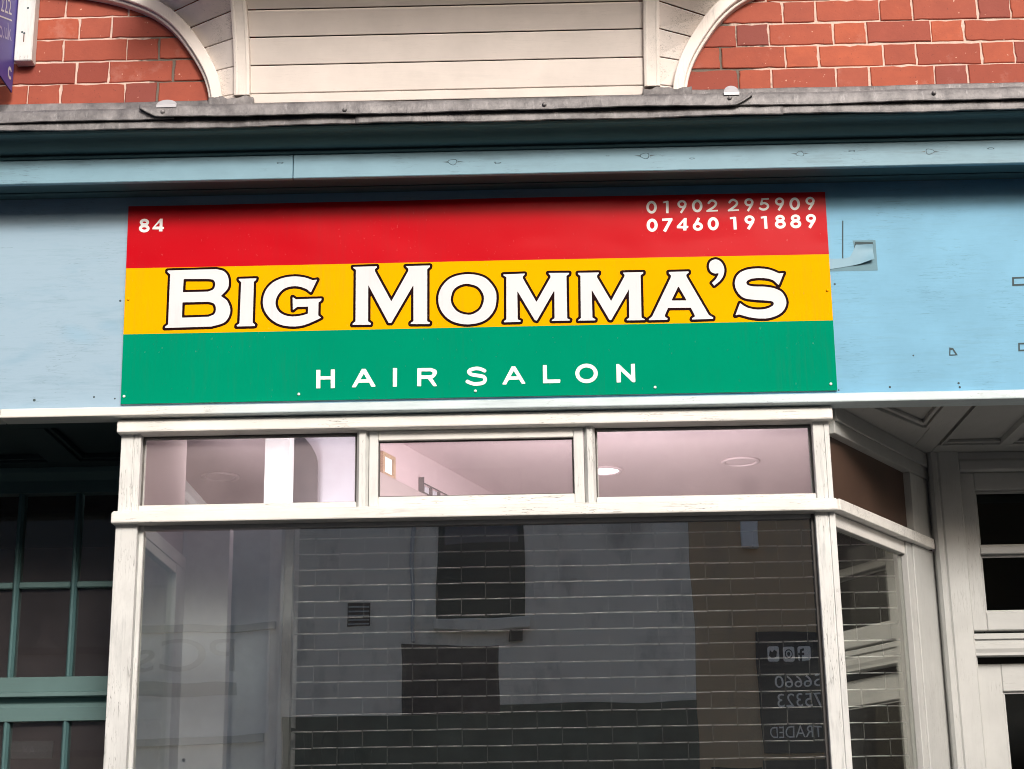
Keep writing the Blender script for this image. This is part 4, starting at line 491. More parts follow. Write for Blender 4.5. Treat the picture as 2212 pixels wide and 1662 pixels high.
# ------------------------------------------------------------------ cornice
co = thing('cornice', (0, -0.1, 3.93), 'blue painted timber cornice with knotted face board under the lead', 'cornice')
cy = [(-0.322, 4.085), (-0.322, 4.0555), (-0.3175, 4.0525)]
for i in range(13):
    t = i/12; cy.append((-0.314+0.098*t, 4.0505-0.027*t+0.009*sin(2*pi*t)))
cy += [(-0.2115, 4.0215), (-0.1900, 4.0215), (-0.1900, 4.085)]
prism_x('crown_moulding', cy, -3.4, 3.6, blue_shade, co)
prism_x('bead_moulding', [(-0.2085, 4.021), (-0.2115, 4.014), (-0.2075, 4.008), (-0.19, 4.008), (-0.19, 4.021)], -3.4, 3.6, blue_shade, co)
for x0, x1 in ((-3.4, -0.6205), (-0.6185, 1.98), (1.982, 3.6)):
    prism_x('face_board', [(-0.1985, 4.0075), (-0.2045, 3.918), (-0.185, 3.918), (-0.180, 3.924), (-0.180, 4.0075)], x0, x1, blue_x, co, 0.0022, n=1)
prism_x('soffit_board', [(-0.180, 3.935), (-0.085, 3.935), (-0.085, 3.975), (-0.180, 3.975)], -3.4, 3.6, blue_shade, co, 0.002)
prism_x('soffit_board', [(-0.083, 3.931), (-0.020, 3.931), (-0.020, 3.975), (-0.083, 3.975)], -3.4, 3.6, blue_shade, co, 0.002)
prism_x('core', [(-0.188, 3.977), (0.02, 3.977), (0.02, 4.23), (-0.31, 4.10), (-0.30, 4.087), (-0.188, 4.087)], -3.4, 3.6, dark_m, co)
knotm = paint('knot_paint', (0.06, 0.11, 0.13), 'x', damt=0.8, crack=0.6, chip=0.6)
rk = random.Random(5)
def face_y(z): return -0.2045+0.006*(z-3.918)/0.0895
for x, z, r in ((-0.072, 3.967, .016), (0.586, 3.975, .016), (1.115, 3.970, .014), (1.556, 3.968, .015), (1.292, 3.976, .009), (1.764, 3.975, .009), (-0.665, 3.977, .009), (0.746, 3.961, .007), (0.459, 3.978, .005), (0.082, 3.960, .009)):
    bm = bmesh.new(); rings = []; n = 18
    rx = r*(1.0 if r > .012 else 1.3); rz = r*(0.72 if r > .012 else 0.42)
    for k in range(n):
        t = 2*pi*k/n; j = 1+0.12*sin(3*t+x*9); wd = 0.16 if r > .012 else 0.34
        def pt(s, o): return (x+rx*s*j*cos(t), face_y(z+rz*s*j*sin(t))-o, z+rz*s*j*sin(t))
        rings.append([pt(1, 0.0), pt(1-wd*.5, 0.0012), pt(1-wd, 0.0)])
    rings.append(rings[0]); sweep(bm, rings, True, False); fin(bm, 'knot', knotm, co, smooth=True)
    if r > .012:
        bm = bmesh.new()
        for s in (-1, 1):
            v = [bm.verts.new((x+s*rx*a_, face_y(z)-b, z+c)) for a_, b, c in ((1.05, .0008, .0025), (1.05, .0008, -.0025), (2.3, .0008, rk.uniform(-.002, .002)))]
            bm.faces.new(v)
        fin(bm, 'grain_crack', knotm, co)

# ------------------------------------------------------------------ fascia board
fa = thing('fascia', (0, 0, 3.14), 'pale blue leaning fascia board with peeling film behind the salon sign', 'fascia')
T = -0.0471; ZF = 3.1829
def fy(z): return T*(z-ZF)
prism_x('fascia_board', [(fy(3.160), 3.160), (fy(3.932), 3.932), (0.018, 3.932), (0.022, 3.160)], -3.4, 3.6, blue_f, fa)
for x0, x1 in ((-3.4, -1.628), (-1.625, 3.6)):
    prism_x('lip_moulding', [(-0.020, 3.170), (-0.0285, 3.165), (-0.0305, 3.1395), (-0.028, 3.136), (0.055, 3.136), (0.055, 3.158), (0.004, 3.1595), (-0.001, 3.170)], x0, x1, lip_m, fa, 0.0015)
filmm = plain('faded_blue_film', (0.20, 0.37, 0.48), 0.5, var=0.05); barem = plain('bare_film_bed', (0.13, 0.25, 0.31), 0.7, var=0.12); edgem = plain('dirty_film_edge', (0.05, 0.08, 0.09), 0.8)
def fpt(o): return lambda u, v: (u, fy(v)-o, v)
poly_mesh('film_bed', [[(1.306, 3.717), (1.385, 3.717), (1.386, 3.607), (1.205, 3.607), (1.205, 3.615), (1.320, 3.640)]], fpt(0.0006), barem, fa)
poly_mesh('film_bed', [[(1.2745, 3.79), (1.2785, 3.79), (1.2700, 3.6515), (1.297, 3.657), (1.308, 3.68), (1.314, 3.712), (1.376, 3.709), (1.376, 3.700), (1.318, 3.703), (1.3045, 3.672), (1.295, 3.652), (1.2655, 3.6465)]], fpt(0.0014), edgem, fa)
# the film flap itself: a thin sheet curling away at its lower right corner
bm = bmesh.new(); rows = []
for i in range(15):
    u = i/14; x = 1.212+(1.373-1.212)*u
    top = interp([(1.20, 3.652), (1.267, 3.652), (1.294, 3.657), (1.305, 3.678), (1.314, 3.700), (1.38, 3.700)], x)
    bot = interp([(1.20, 3.611), (1.323, 3.629), (1.38, 3.645)], x)
    col = []
    for j in range(6):
        v = j/5; z = bot+(top-bot)*v
        curl = 0.0022+0.018*max(0, (u-0.45)/0.55)**1.6*(1-v)**1.5+0.008*max(0, (u-0.6)/0.4)*max(0, (v-0.75)/0.25)
        col.append((x, fy(z)-curl, z))
    rows.append(col)
vs = [[bm.verts.new(p) for p in r] for r in rows]
for i in range(14):
    for j in range(5): bm.faces.new((vs[i][j], vs[i+1][j], vs[i+1][j+1], vs[i][j+1]))
ext = bmesh.ops.solidify(bm, geom=list(bm.faces), thickness=0.0006)
fin(bm, 'peeling_film', filmm, fa, smooth=True)
for outer, inner in (([(1.611, 3.3275), (1.6085, 3.2985), (1.638, 3.2995), (1.624, 3.3255)], [(1.6145, 3.318), (1.613, 3.3025), (1.630, 3.303), (1.621, 3.319)]),
                     ([(1.845, 3.573), (1.99, 3.576), (1.99, 3.545), (1.843, 3.541)], [(1.851, 3.567), (1.985, 3.570), (1.985, 3.551), (1.850, 3.548)]),
                     ([(1.846, 3.339), (1.93, 3.340), (1.93, 3.310), (1.844, 3.309)], [(1.851, 3.333), (1.925, 3.334), (1.925, 3.316), (1.850, 3.315)])):
    poly_mesh('film_edge', [outer, inner], fpt(0.0008), edgem, fa)
for x, z, r in ((1.226, 3.186, .003), (1.400, 3.193, .004), (1.636, 3.188, .004), (1.487, 3.302, .003), (1.235, 3.561, .004), (1.633, 3.202, .004), (-1.238, 3.553, .004), (-1.315, 3.212, .0035), (-1.243, 3.205, .003), (-1.52, 3.205, .005)):
    disc('nail_hole', (x, fy(z)+0.0002, z), r, edgem, fa, 0.0008, n=10)

# ------------------------------------------------------------------ the salon sign
sg_ = thing('shop_sign', (0, -0.02, 3.1829), 'red yellow and green BIG MOMMA\'S hair salon sign on the blue fascia', 'sign')
def sy(x, z, o=0.0): return -0.0100+T*(z-ZF)-o-0.0022*sin(x*3.3+1.0)*(0.3+0.7*(z-ZF)/0.71)-0.0012*sin(x*8.1+0.4)*max(0, (z-3.6)/0.3)
Z_S = [3.1829, 3.4289, 3.6666, 3.8942]
def band(name, z0, z1, o, mat, x0=-1.22, x1=1.22):
    bm = bmesh.new(); rings = []
    for i in range(41):
        x = x0+(x1-x0)*i/40
        rings.append([(x, sy(x, z0, o), z0), (x, sy(x, z0*.5+z1*.5, o), z0*.5+z1*.5), (x, sy(x, z1, o), z1), (x, sy(x, z1, o-0.004), z1), (x, sy(x, z0, o-0.004), z0)])
    sweep(bm, rings); return fin(bm, name, mat, sg_)
band('backing_panel', Z_S[0]-0.0005, Z_S[3]+0.0005, -0.0046, plain('sign_backing', (0.5, 0.5, 0.5), 0.5), -1.2195, 1.2195)
band('green_band', Z_S[0], Z_S[1], 0.0, grn_v); band('yellow_band', Z_S[1], Z_S[2], 0.0, yel_v); band('red_band', Z_S[2], Z_S[3], 0.0, red_v)
def dec(c): return [[(u*1e-4, 3+v*1e-4) for u, v in k] for k in c]
for ch, fill, ol in BIG:
    a_ = poly_mesh('letter', dec(fill), lambda u, v: (u, sy(u, v, 0.0016), v), whi_v, sg_)
    poly_mesh('letter_outline', dec(ol), lambda u, v: (u, sy(u, v, 0.0008), v), mar_v, a_)
num_v = vinyl('shade_lifted_white_vinyl', (0.88, 0.88, 0.88), 0.6, 0.0, 0.1)  # white brightened so the small lettering reads through the cornice shadow
for k in GLYPHS:
    poly_mesh('letter', dec(k), lambda u, v: (u, sy(u, v, 0.0010), v), num_v, sg_)
for x, z in ((-1.209, 3.209), (-0.611, 3.205), (-0.008, 3.204), (0.603, 3.205), (1.199, 3.205), (-1.208, 3.555), (1.207, 3.536)):
    disc('screw_cap', (x, sy(x, z), z), 0.0050, screw_m if z < 3.4 else yel_v, sg_, 0.004, dome=1)

# ------------------------------------------------------------------ bay shop window
sw = thing('shop_window', (0, 0.2, 0), 'white weathered timber shop window bay with three toplights over one big pane', 'shop window')
prism_x('head_board', [(0.0, 3.121), (-0.0015, 3.0885), (0.001, 3.085), (0.11, 3.085), (0.11, 3.134), (0.012, 3.134)], -1.231, 1.200, white_x, sw, 0.0025)
prism_x('transom', [(0.0, 2.806), (-0.0015, 2.7745), (0.0015, 2.7715), (0.105, 2.7715), (0.105, 2.822), (0.02, 2.8165)], -1.235, 1.196, white_x, sw, 0.002)
def upright(name, x0, x1, y0, y1, z0, z1, m=white_z, bead=True):
    w_ = x1-x0
    pr = [(x0, y1), (x0, y0+0.002), (x0+0.002, y0), (x1-0.002, y0), (x1, y0+0.002), (x1, y1)]
    if bead: pr = [(x0, y1), (x0, y0+.002), (x0+.002, y0), (x0+w_*.60, y0), (x0+w_*.63, y0+.004), (x0+w_*.68, y0+.004), (x0+w_*.71, y0), (x1-.002, y0), (x1, y0+.002), (x1, y1)]
    return prism_z(name, pr, z0, z1, m, sw, 0.0)
upright('corner_post', -1.222, -1.154, 0.030, 0.105, 2.8165, 3.085); upright('corner_post', -1.226, -1.152, 0.030, 0.105, 0.45, 2.7715, bead=False)
upright('corner_post', 1.134, 1.190, 0.030, 0.105, 2.8165, 3.085); upright('corner_post', 1.124, 1.191, 0.030, 0.105, 0.45, 2.7715)
for x0, x1 in ((-0.417, -0.376), (0.358, 0.396)):
    prism_z('mullion', [(x0, 0.105), (x0, 0.050), (x0+0.010, 0.030), (x1-0.010, 0.030), (x1, 0.050), (x1, 0.105)], 2.8165, 3.085, white_z, sw)
# toplight beads, panes, the opening sash in the middle
def bead_rect(name, x0, x1, z0, z1, w_, y0, y1, parent, mx=white_x, mz=white_z):
    for nm, a_ in (('rail', (x0, x1, z0, z0+w_)), ('rail', (x0, x1, z1-w_, z1))):
        box(name, a_[0], a_[1], y0, y1, a_[2], a_[3], mx, parent, 0.0015)
    for a_ in ((x0, x0+w_), (x1-w_, x1)):
        box(name, a_[0], a_[1], y0, y1, z0+w_+.0003, z1-w_-.0003, mz, parent, 0.0015)
box('sill_bead', -1.154, -0.417, 0.038, 0.104, 2.8165, 2.838, white_x, sw, 0.002)
box('sill_bead', 0.396, 1.134, 0.038, 0.104, 2.8165, 2.838, white_x, sw, 0.002)
gasket = plain('dark_putty', (0.10, 0.095, 0.09), 0.8, var=0.3)
for x0, x1, z0, z1 in ((-1.154, -0.417, 2.838, 3.085), (0.396, 1.134, 2.838, 3.085)):
    p = box('pane', x0+.002, x1-.002, 0.0700, 0.0740, z0+.001, z1-.001, glass_t, sw)
    bead_rect('putty', x0, x1, z0, z1, 0.0055, 0.0645, 0.0698, sw, gasket, gasket)
    bead_rect('inner_bead', x0, x1, z0, z1, 0.009, 0.0745, 0.085, sw)
sash = box('opening_sash', -0.374, -0.343, 0.040, 0.078, 2.8195, 3.083, white_z, sw, 0.002)
box('sash_stile', 0.322, 0.356, 0.040, 0.078, 2.8195, 3.083, white_z, sash, 0.002)
box('sash_rail', -0.3425, 0.3215, 0.040, 0.078, 2.8195, 2.853, white_x, sash, 0.002)
box('sash_rail', -0.3425, 0.3215, 0.040, 0.078, 3.050, 3.083, white_x, sash, 0.002)
box('pane', -0.343, 0.322, 0.0600, 0.0640, 2.853, 3.050, glass_t, sash)
bead_rect('putty', -0.3425, 0.3215, 2.8535, 3.0495, 0.005, 0.055, 0.0597, sash, gasket, gasket)
# main pane with its beads
box('pane', -1.152, 1.124, 0.0730, 0.0770, 0.50, 2.7713, glass, sw)
box('glazing_bead', -1.1515, -1.136, 0.055, 0.0725, 0.50, 2.7712, white_z, sw, 0.002)
box('glazing_bead', 1.113, 1.1235, 0.055, 0.0725, 0.50, 2.7712, gasket, sw, 0.001)
box('glazing_bead', -1.1355, 1.1125, 0.055, 0.0725, 2.757, 2.7712, lobby_x, sw, 0.002)
box('stall_riser', -1.226, 1.191, 0.032, 0.14, 0.0, 0.44, white_x, sw, 0.004); box('sill', -1.24, 1.205, -0.01, 0.14, 0.441, 0.50, white_x, sw, 0.004)
# left side light, square to the street
box('side_rail', -1.206, -1.172, 0.106, 0.92, 2.772, 2.822, white_y, sw, 0.002)
box('side_stile', -1.206, -1.172, 0.762, 0.92, 0.45, 2.7715, white_z, sw, 0.002)
box('side_frame', -1.2045, -1.174, 0.106, 0.7615, 2.735, 2.7715, white_y, sw, 0.002)
box('side_pane', -1.192, -1.188, 0.106, 0.7615, 0.50, 2.735, glass_s, sw)
box('side_board', -1.206, -1.186, 0.106, 0.92, 2.8225, 3.59, taupe_m, sw)
# right side light, splayed into the doorway
AN = 0.5675; SD = Vector((sin(AN), cos(AN), 0)); SN = Vector((cos(AN), -sin(AN), 0)); SO = Vector((1.191, 0.034, 0))
def splay(name, s0, s1, n0, n1, z0, z1, mat, bev=0.002, parent=None, taper=None):
    """box along the splayed side: s along it, n outwards to the doorway"""
    bm = bmesh.new(); v = addbox(bm, s0, s1, n0, n1, z0, z1)
    for q in bm.verts:
        p = SO+SD*q.co.x+SN*q.co.y; q.co = Vector((p.x, p.y, q.co.z))
    return fin(bm, name, mat, parent or sw, bev)
splay('splay_transom', -0.004, 0.885, -0.06, 0.022, 2.7755, 2.8145, white_x)
splay('splay_head', 0.035, 0.93, -0.036, 0.006, 3.0515, 3.149, lobby_y)
splay('splay_head_bead', 0.035, 0.90, 0.0062, 0.016, 3.095, 3.149, lobby_y)
splay('splay_post', 0.7145, 0.945, -0.08, 0.0, 0.0, 2.775, lobby_z); splay('splay_post', 0.745, 0.945, -0.08, 0.0, 2.815, 3.051, lobby_z)
splay('splay_sash_rail', 0.03, 0.66, -0.045, -0.012, 2.728, 2.774, white_y)
splay('splay_sash_stile', 0.661, 0.714, -0.045, -0.006, 0.45, 2.774, lobby_z)
splay('splay_pane', 0.03, 0.661, -0.032, -0.028, 0.50, 2.728, glass_s, 0)
splay('brown_panel', 0.02, 0.745, -0.040, -0.028, 2.8145, 3.0515, brown_p, 0)
splay('splay_riser', 0.0, 0.712, -0.09, -0.002, 0.0, 0.449, lobby_x)

# ------------------------------------------------------------------ rolling grille behind the glass
rs = thing('roller_grille', (0.4, 0.75, 1.2), 'galvanised brick pattern roller shutter grille behind the big window pane', 'shutter')
YS, DZ, DX, X0S, X1S = 0.75, 0.0598, 0.183, -0.724, 1.60
def tube(bm, a_, b, r, n=6):
    a_, b = Vector(a_), Vector(b); d = (b-a_).normalized(); u = d.orthogonal().normalized(); v = d.cross(u)
    sweep(bm, [[p+r*(cos(2*pi*k/n)*u+sin(2*pi*k/n)*v) for k in range(n)] for p in (a_, b)])
linkme = None; lowbm = bmesh.new()
for k in range(-1, 29):
    z = 2.854-DZ*k; off = 0.0 if k % 2 == 1 else DX/2
    bm = bmesh.new(); x = X0S
    xs = [-0.371+DX/2*i for i in range(-5, 24)]
    cuts = [X0S]+[q for q in xs if X0S+.02 < q < X1S-.02]+[X1S]
    for c0, c1 in zip(cuts[:-1], cuts[1:]):
        j = random.uniform(-.0008, .0008)
        tube(bm, (c0+.0028, YS, z+j), (c1-.0028, YS, z+j+random.uniform(-.0006, .0006)), 0.0026)
    fin(bm, 'rod', galv, rs, smooth=True)
    for i in range(-3, 13):
        xl = -0.371+off+DX*i
        if not (X0S < xl < X1S): continue
        if k < 20:
            if linkme is None:
                bm = bmesh.new(); addbox(bm, -.0010, .0010, -.0035, .0035, -DZ-.003, .003); bmesh.ops.recalc_face_normals(bm, faces=bm.faces)
                linkme = bpy.data.meshes.new('link'); bm.to_mesh(linkme); bm.free(); linkme.materials.append(dull_steel)
            o = bpy.data.objects.new('link', linkme); COL.objects.link(o); o.parent = rs
            o.matrix_parent_inverse = Matrix.Translation(rs.location).inverted(); o.location = (xl, YS, z)
        else: addbox(lowbm, xl-.0016, xl+.0016, YS-.0045, YS+.0045, z-DZ-.003, z+.003)
tag(fin(lowbm, 'lower_links', dull_steel, rs), kind='stuff')
prism_z('guide_channel', [(-0.772, 0.725), (-0.728, 0.725), (-0.728, 0.74), (-0.75, 0.74), (-0.75, 0.76), (-0.728, 0.76), (-0.728, 0.775), (-0.772, 0.775)], 0.4, 2.985, steel_g, rs)
box('shutter_box', -0.772, 1.60, 0.70, 0.85, 2.925, 2.985, steel_g, rs, 0.004)

# ------------------------------------------------------------------ interior
def st(o): return tag(o, kind='structure')
st(box('inner_floor', -2.6, 3.0, 0.141, 5.0, -0.02, 0.12, dark_m)); st(box('inner_ceiling', -2.6, 3.0, 0.13, 5.2, 3.60, 3.70, pink_m))
st(box('inner_wall_back', -2.6, 3.0, 5.0, 5.2, 0.0, 3.60, pink_m)); st(box('inner_wall_left', -2.7, -2.6, 0.84, 5.2, 0.0, 3.70, taupe_m)); st(box('inner_wall_right', 3.0, 3.1, 0.84, 5.2, 0.0, 3.70, taupe_m))
st(box('facade_beam', -3.4, 3.6, 0.0565, 0.128, 3.162, 4.05, dark_m))
st(box('dark_screen', -0.741, 1.62, 0.98, 1.02, 0.12, 3.0, dark_m)); st(box('window_bed', -1.17, 1.15, 0.141, 0.97, 0.121, 0.46, inner_white))  # dark sheet added behind the grille: stands for the unlit shop, stops lamp spill
iw = st(box('inner_wall_return', -1.205, -1.005, 0.921, 1.0, 0.12, 2.94, inner_white)); st(box('inner_wall_recess', -1.004, -0.86, 1.08, 1.14, 0.12, 2.94, inner_grey)); st(box('inner_wall_strip', -0.859, -0.742, 1.0, 1.06, 0.12, 2.94, inner_mid))
st(box('light_screen', -1.249, -0.70, 1.15, 1.18, 0.12, 3.0, inner_grey))  # screen added to keep the lamp and its spill out of the big pane
disc('wall_bolt', (-1.15, 0.9205, 2.055), 0.006, black_m, iw, 0.006)
# partitions seen through the toplights
st(box('inner_wall_partition', -0.98, -0.552, 1.72, 1.80, 2.6, 3.60, lilac_m)); pr_ = st(box('inner_wall_pier', -0.982, -0.876, 1.56, 1.715, 2.6, 3.60, inner_white))
bm = bmesh.new(); sweep(bm, [[(-0.875, y, 2.6), (-0.772, y, 2.6), (-0.772, y, 3.385), (-0.780, y, 3.42), (-0.800, y, 3.458), (-0.835, y, 3.50), (-0.875, y, 3.52)] for y in (1.690, 1.716)])
st(fin(bm, 'inner_wall_dark_recess', char_m))
PA, PD = Vector((-0.60, 1.79, 0)), Vector((0.333, 0.943, 0)); PN = Vector((0.943, -0.333, 0))
def part_box(name, s0, s1, n0, n1, z0, z1, mat, parent=None, bev=0):
    bm = bmesh.new(); addbox(bm, s0, s1, n0, n1, z0, z1)
    for q in bm.verts:
        p = PA+PD*q.co.x+PN*q.co.y; q.co = Vector((p.x, p.y, q.co.z))
    return fin(bm, name, mat, parent, bev)
st(part_box('inner_wall_side', 0.0, 2.4, -0.08, 0.0, 2.6, 3.6, pink_m)); st(part_box('inner_wall_bulkhead', 0.0, 2.0, 0.0, 0.09, 2.6, 3.358, taupe_m))
pf = thing('picture_frame', tuple(PA+PD*0.3), 'small wooden picture frame on the pink wall seen through the middle toplight', 'picture frame')
s0, s1, z0, z1 = 0.22, 0.36, 3.395, 3.505
for q in ((s0, s1, z0, z0+.016), (s0, s1, z1-.016, z1), (s0, s0+.022, z0+.0162, z1-.0162), (s1-.022, s1, z0+.0162, z1-.0162)): part_box('frame_bar', q[0], q[1], 0.001, 0.018, q[2], q[3], wood_f, pf, 0.002)
part_box('picture', s0+.0225, s1-.0225, 0.001, 0.008, z0+.0165, z1-.0165, inner_white, pf)
rk_ = thing('wall_rack', tuple(PA+PD*0.8), 'dark wire wall rack holding small bottles seen through the middle toplight', 'rack')
for z in (3.395, 3.440): part_box('rack_rail', 0.66, 1.30, 0.03, 0.034, z, z+.005, char_m, rk_)
for k in range(7):
    s = 0.66+k*.10
    part_box('rack_post', s, s+.005, 0.002, 0.0295, 3.395, 3.445 if k else 3.475, char_m, rk_); part_box('bottle', s+.025, s+.07, 0.004, 0.028, 3.402, 3.436, lilac_m, rk_, 0.004)
trim_m = plain('downlight_trim', (0.60, 0.46, 0.49), 0.5, var=0.02)
def downlight(x, y, lab, on=False):
    t = thing('downlight', (x, y, 3.6), lab, 'downlight', 'round ceiling downlights')
    bm = bmesh.new(); rings = []
    for k in range(25):
        a_ = 2*pi*k/24
        rings.append([(x+r*cos(a_), y+r*sin(a_), z) for r, z in ((0.098, 3.599), (0.096, 3.592), (0.080, 3.590), (0.074, 3.597), (0.074, 3.5995))])
    sweep(bm, rings, True, False); fin(bm, 'trim', trim_m, t, smooth=True)
    disc('lens', (x, y, 3.5995), 0.073, lamp_on if on else pink_m, t, 0.004, 'z', 24)
downlight(1.21, 2.72, 'unlit round downlight in the pink ceiling behind the right toplight'); downlight(-1.42, 2.84, 'unlit round downlight in the ceiling behind the left toplight'); downlight(0.534, 2.86, 'lit round downlight glowing beside the mullion of the right toplight', True)
for px_, py_, yb, lab in ((-1.06, 1.46, 1.1805, 'lit pendant lamp inside the salon behind the left toplight'), (0.65, 1.32, 1.0205, 'lit pendant lamp inside the salon behind the right toplight')):
    pl = thing('fill_lamp', (px_, py_, 2.75), lab.replace('pendant', 'stand_in'), 'lamp', 'bracket fill lamps added out of view')  # fill lamps added below the sight lines to brighten ceiling and partitions
    disc('fill_bulb', (px_, py_, 2.92), 0.05, lamp_on, pl, 0.09, 'z', 16, 1); box('fill_bulb_holder', px_-.02, px_+.02, py_-.02, py_+.02, 2.921, 2.97, black_m, pl, 0.004); box('fill_lamp_arm', px_-.01, px_+.01, yb, py_-.0205, 2.94, 2.96, black_m, pl)
    L_ = bpy.data.lights.new('fill_light', 'POINT'); L_.energy = 85 if px_ < 0 else 160; L_.shadow_soft_size = 0.25; L_.color = (1.0, 0.93, 0.94)
    lo_ = bpy.data.objects.new('fill_light', L_); COL.objects.link(lo_); lo_.parent = pl; lo_.location = (0, 0, 0.03)
# looped black straps hanging behind the grille
for x, w_, zt in ((-0.752, 0.045, 2.16), (-0.60, 0.040, 2.172), (-0.485, 0.033, 2.11)):
    bm = bmesh.new(); pts = [(x-w_*1.5, 0.93, 1.7), (x-w_, 0.93, zt-.06), (x-w_*.6, 0.93, zt-.012), (x, 0.93, zt), (x+w_*.6, 0.93, zt-.014), (x+w_, 0.93, zt-.06), (x+w_*1.35, 0.93, 1.7)]
    c = crom(pts, 5); rings = []
    for i, p in enumerate(c):
        tg = (Vector(c[min(i+1, len(c)-1)])-Vector(c[max(i-1, 0)])).normalized(); nn = Vector((-tg.z, 0, tg.x))
        rings.append([Vector(p)+nn*a_+Vector((0, b, 0)) for a_, b in ((-.008, -.004), (.008, -.004), (.008, .004), (-.008, .004))])
    sweep(bm, rings); o = fin(bm, 'hanging_strap', black_m)
    tag(o, {-0.752: 'black strap loop partly hidden by the shutter guide', -0.60: 'tallest black strap loop hanging behind the grille', -0.485: 'short black strap loop right of the tallest one behind the grille'}[x], 'strap', 'black straps behind the grille')

# ------------------------------------------------------------------ right doorway
ls = thing('doorway_soffit', (1.9, 0.4, 3.15), 'grey panelled timber soffit over the recessed salon doorway', 'soffit')
# framing at 3.150, panels sunk to 3.166, thin mouldings round the panels
def flat(name, pts, z0, z1, mat, parent, bev=0.0015):
    bm = bmesh.new(); sweep(bm, [[(x, y, z) for x, y in pts] for z in (z0, z1)]); return fin(bm, name, mat, parent, bev)
ceil_z = 3.150
flat('front_rail', [(1.204, 0.056), (3.4, 0.056), (3.4, 0.098), (1.228, 0.098)], ceil_z, 3.19, lobby_y, ls)
flat('side_rail', [(1.226, 0.0985), (1.352, 0.0985), (1.590, 0.395), (1.616, 0.395), (1.616, 0.706)], ceil_z, 3.19, lobby_y, ls)
flat('panel', [(1.352, 0.0985), (1.60, 0.0985), (1.60, 0.395), (1.590, 0.395)], 3.172, 3.19, lobby_y, ls, 0)
flat('rail', [(1.602, 0.0985), (1.701, 0.0985), (1.701, 0.80), (1.680, 0.80), (1.6165, 0.702), (1.6165, 0.395), (1.602, 0.395)], ceil_z, 3.19, lobby_y, ls)
flat('rail', [(1.7015, 0.666), (3.4, 0.666), (3.4, 0.80), (1.7015, 0.80)], ceil_z, 3.19, lobby_y, ls)
for x0, x1 in ((1.722, 1.938), (1.985, 2.19), (2.237, 2.44), (2.487, 2.69)):
    flat('panel', [(x0, 0.0985), (x1, 0.0985), (x1, 0.665), (x0, 0.665)], 3.172, 3.19, lobby_y, ls, 0)
    flat('rail', [(x1, 0.0985), (x1+.0465, 0.0985), (x1+.0465, 0.665), (x1, 0.665)], ceil_z, 3.19, lobby_y, ls)
    for q in ([(x0, .0995), (x0+.014, .0995), (x0+.014, .650), (x0, .650)], [(x0, .651), (x1, .651), (x1, .665), (x0, .665)]): flat('bead', q, 3.158, 3.1718, lobby_y, ls, 0.002)
flat('bead', [(1.716, 0.0995), (1.7215, 0.0995), (1.7215, 0.665), (1.716, 0.665)], 3.152, 3.19, lobby_y, ls, 0.001)
flat('bead', [(1.362, 0.0995), (1.380, 0.0995), (1.604, 0.380), (1.590, 0.393)], 3.158, 3.1718, lobby_y, ls, 0.002)
flat('bead', [(1.584, 0.0995), (1.5995, 0.0995), (1.5995, 0.372), (1.584, 0.352)], 3.156, 3.1718, lobby_y, ls, 0.002)
flat('soffit_deck', [(1.248, 0.1285), (3.4, 0.1285), (3.4, 0.84), (1.70, 0.84)], 3.192, 3.23, dark_m, ls, 0)

dr = thing('salon_doorway', (2.23, 0.8, 0), 'grey white panelled salon door with glazed fanlight in the splayed recess', 'door')
prism_z('pilaster', [(1.690, 0.84), (1.690, 0.775), (1.700, 0.762), (1.715, 0.760), (1.722, 0.766), (1.728, 0.760), (1.798, 0.760), (1.803, 0.766), (1.803, 0.84)], 0.0, 3.1495, lobby_z, dr, 0)
prism_z('pilaster', [(2.70, 0.84), (2.70, 0.766), (2.705, 0.760), (2.80, 0.760), (2.80, 0.84)], 0.0, 3.1495, lobby_z, dr, 0)
prism_x('head_moulding', [(0.770, 3.072), (0.762, 3.080), (0.762, 3.112), (0.772, 3.1215), (0.772, 3.1495), (0.84, 3.1495), (0.84, 3.072)], 1.8035, 2.6995, lobby_x, dr, 0.002)
fl = box('fanlight', 1.8035, 1.858, 0.782, 0.838, 2.4695, 3.071, lobby_z, dr, 0.003)
box('fanlight_stile', 2.640, 2.6995, 0.782, 0.838, 2.4695, 3.071, lobby_z, fl, 0.003)
for z0, z1 in ((2.4695, 2.537), (2.757, 2.786), (3.003, 3.071)): box('fanlight_rail', 1.8585, 2.6395, 0.782, 0.838, z0, z1, lobby_x, fl, 0.003)
for z0, z1 in ((2.5375, 2.7565), (2.7865, 3.0025)):
    box('fanlight_pane', 1.8586, 2.6394, 0.815, 0.819, z0, z1, glass_b, fl); bead_rect('fanlight_putty', 1.8587, 2.6393, z0+.0001, z1-.0001, 0.010, 0.806, 0.8148, fl, lobby_x, lobby_z)
prism_x('transom_moulding', [(0.84, 2.4565), (0.770, 2.4565), (0.765, 2.452), (0.765, 2.436), (0.775, 2.4335), (0.775, 2.421), (0.769, 2.4185), (0.769, 2.400), (0.775, 2.386), (0.775, 2.3765), (0.84, 2.3765)], 1.79, 2.70, lobby_x, dr, 0.0)
box('door_jamb', 1.8035, 1.812, 0.790, 0.90, 0.0, 2.376, lobby_z, dr, 0.001); box('door_jamb', 2.690, 2.6995, 0.790, 0.90, 0.0, 2.376, lobby_z, dr, 0.001)
dl = box('door_leaf', 1.8125, 1.908, 0.838, 0.882, 0.02, 2.352, lobby_z, dr, 0.003)
box('door_stile', 2.594, 2.6895, 0.838, 0.882, 0.02, 2.352, lobby_z, dl, 0.003); box('door_rail', 1.9085, 2.5935, 0.838, 0.882, 2.250, 2.352, lobby_x, dl, 0.003); box('door_rail', 1.9085, 2.5935, 0.838, 0.882, 0.02, 1.0, lobby_x, dl, 0.003)
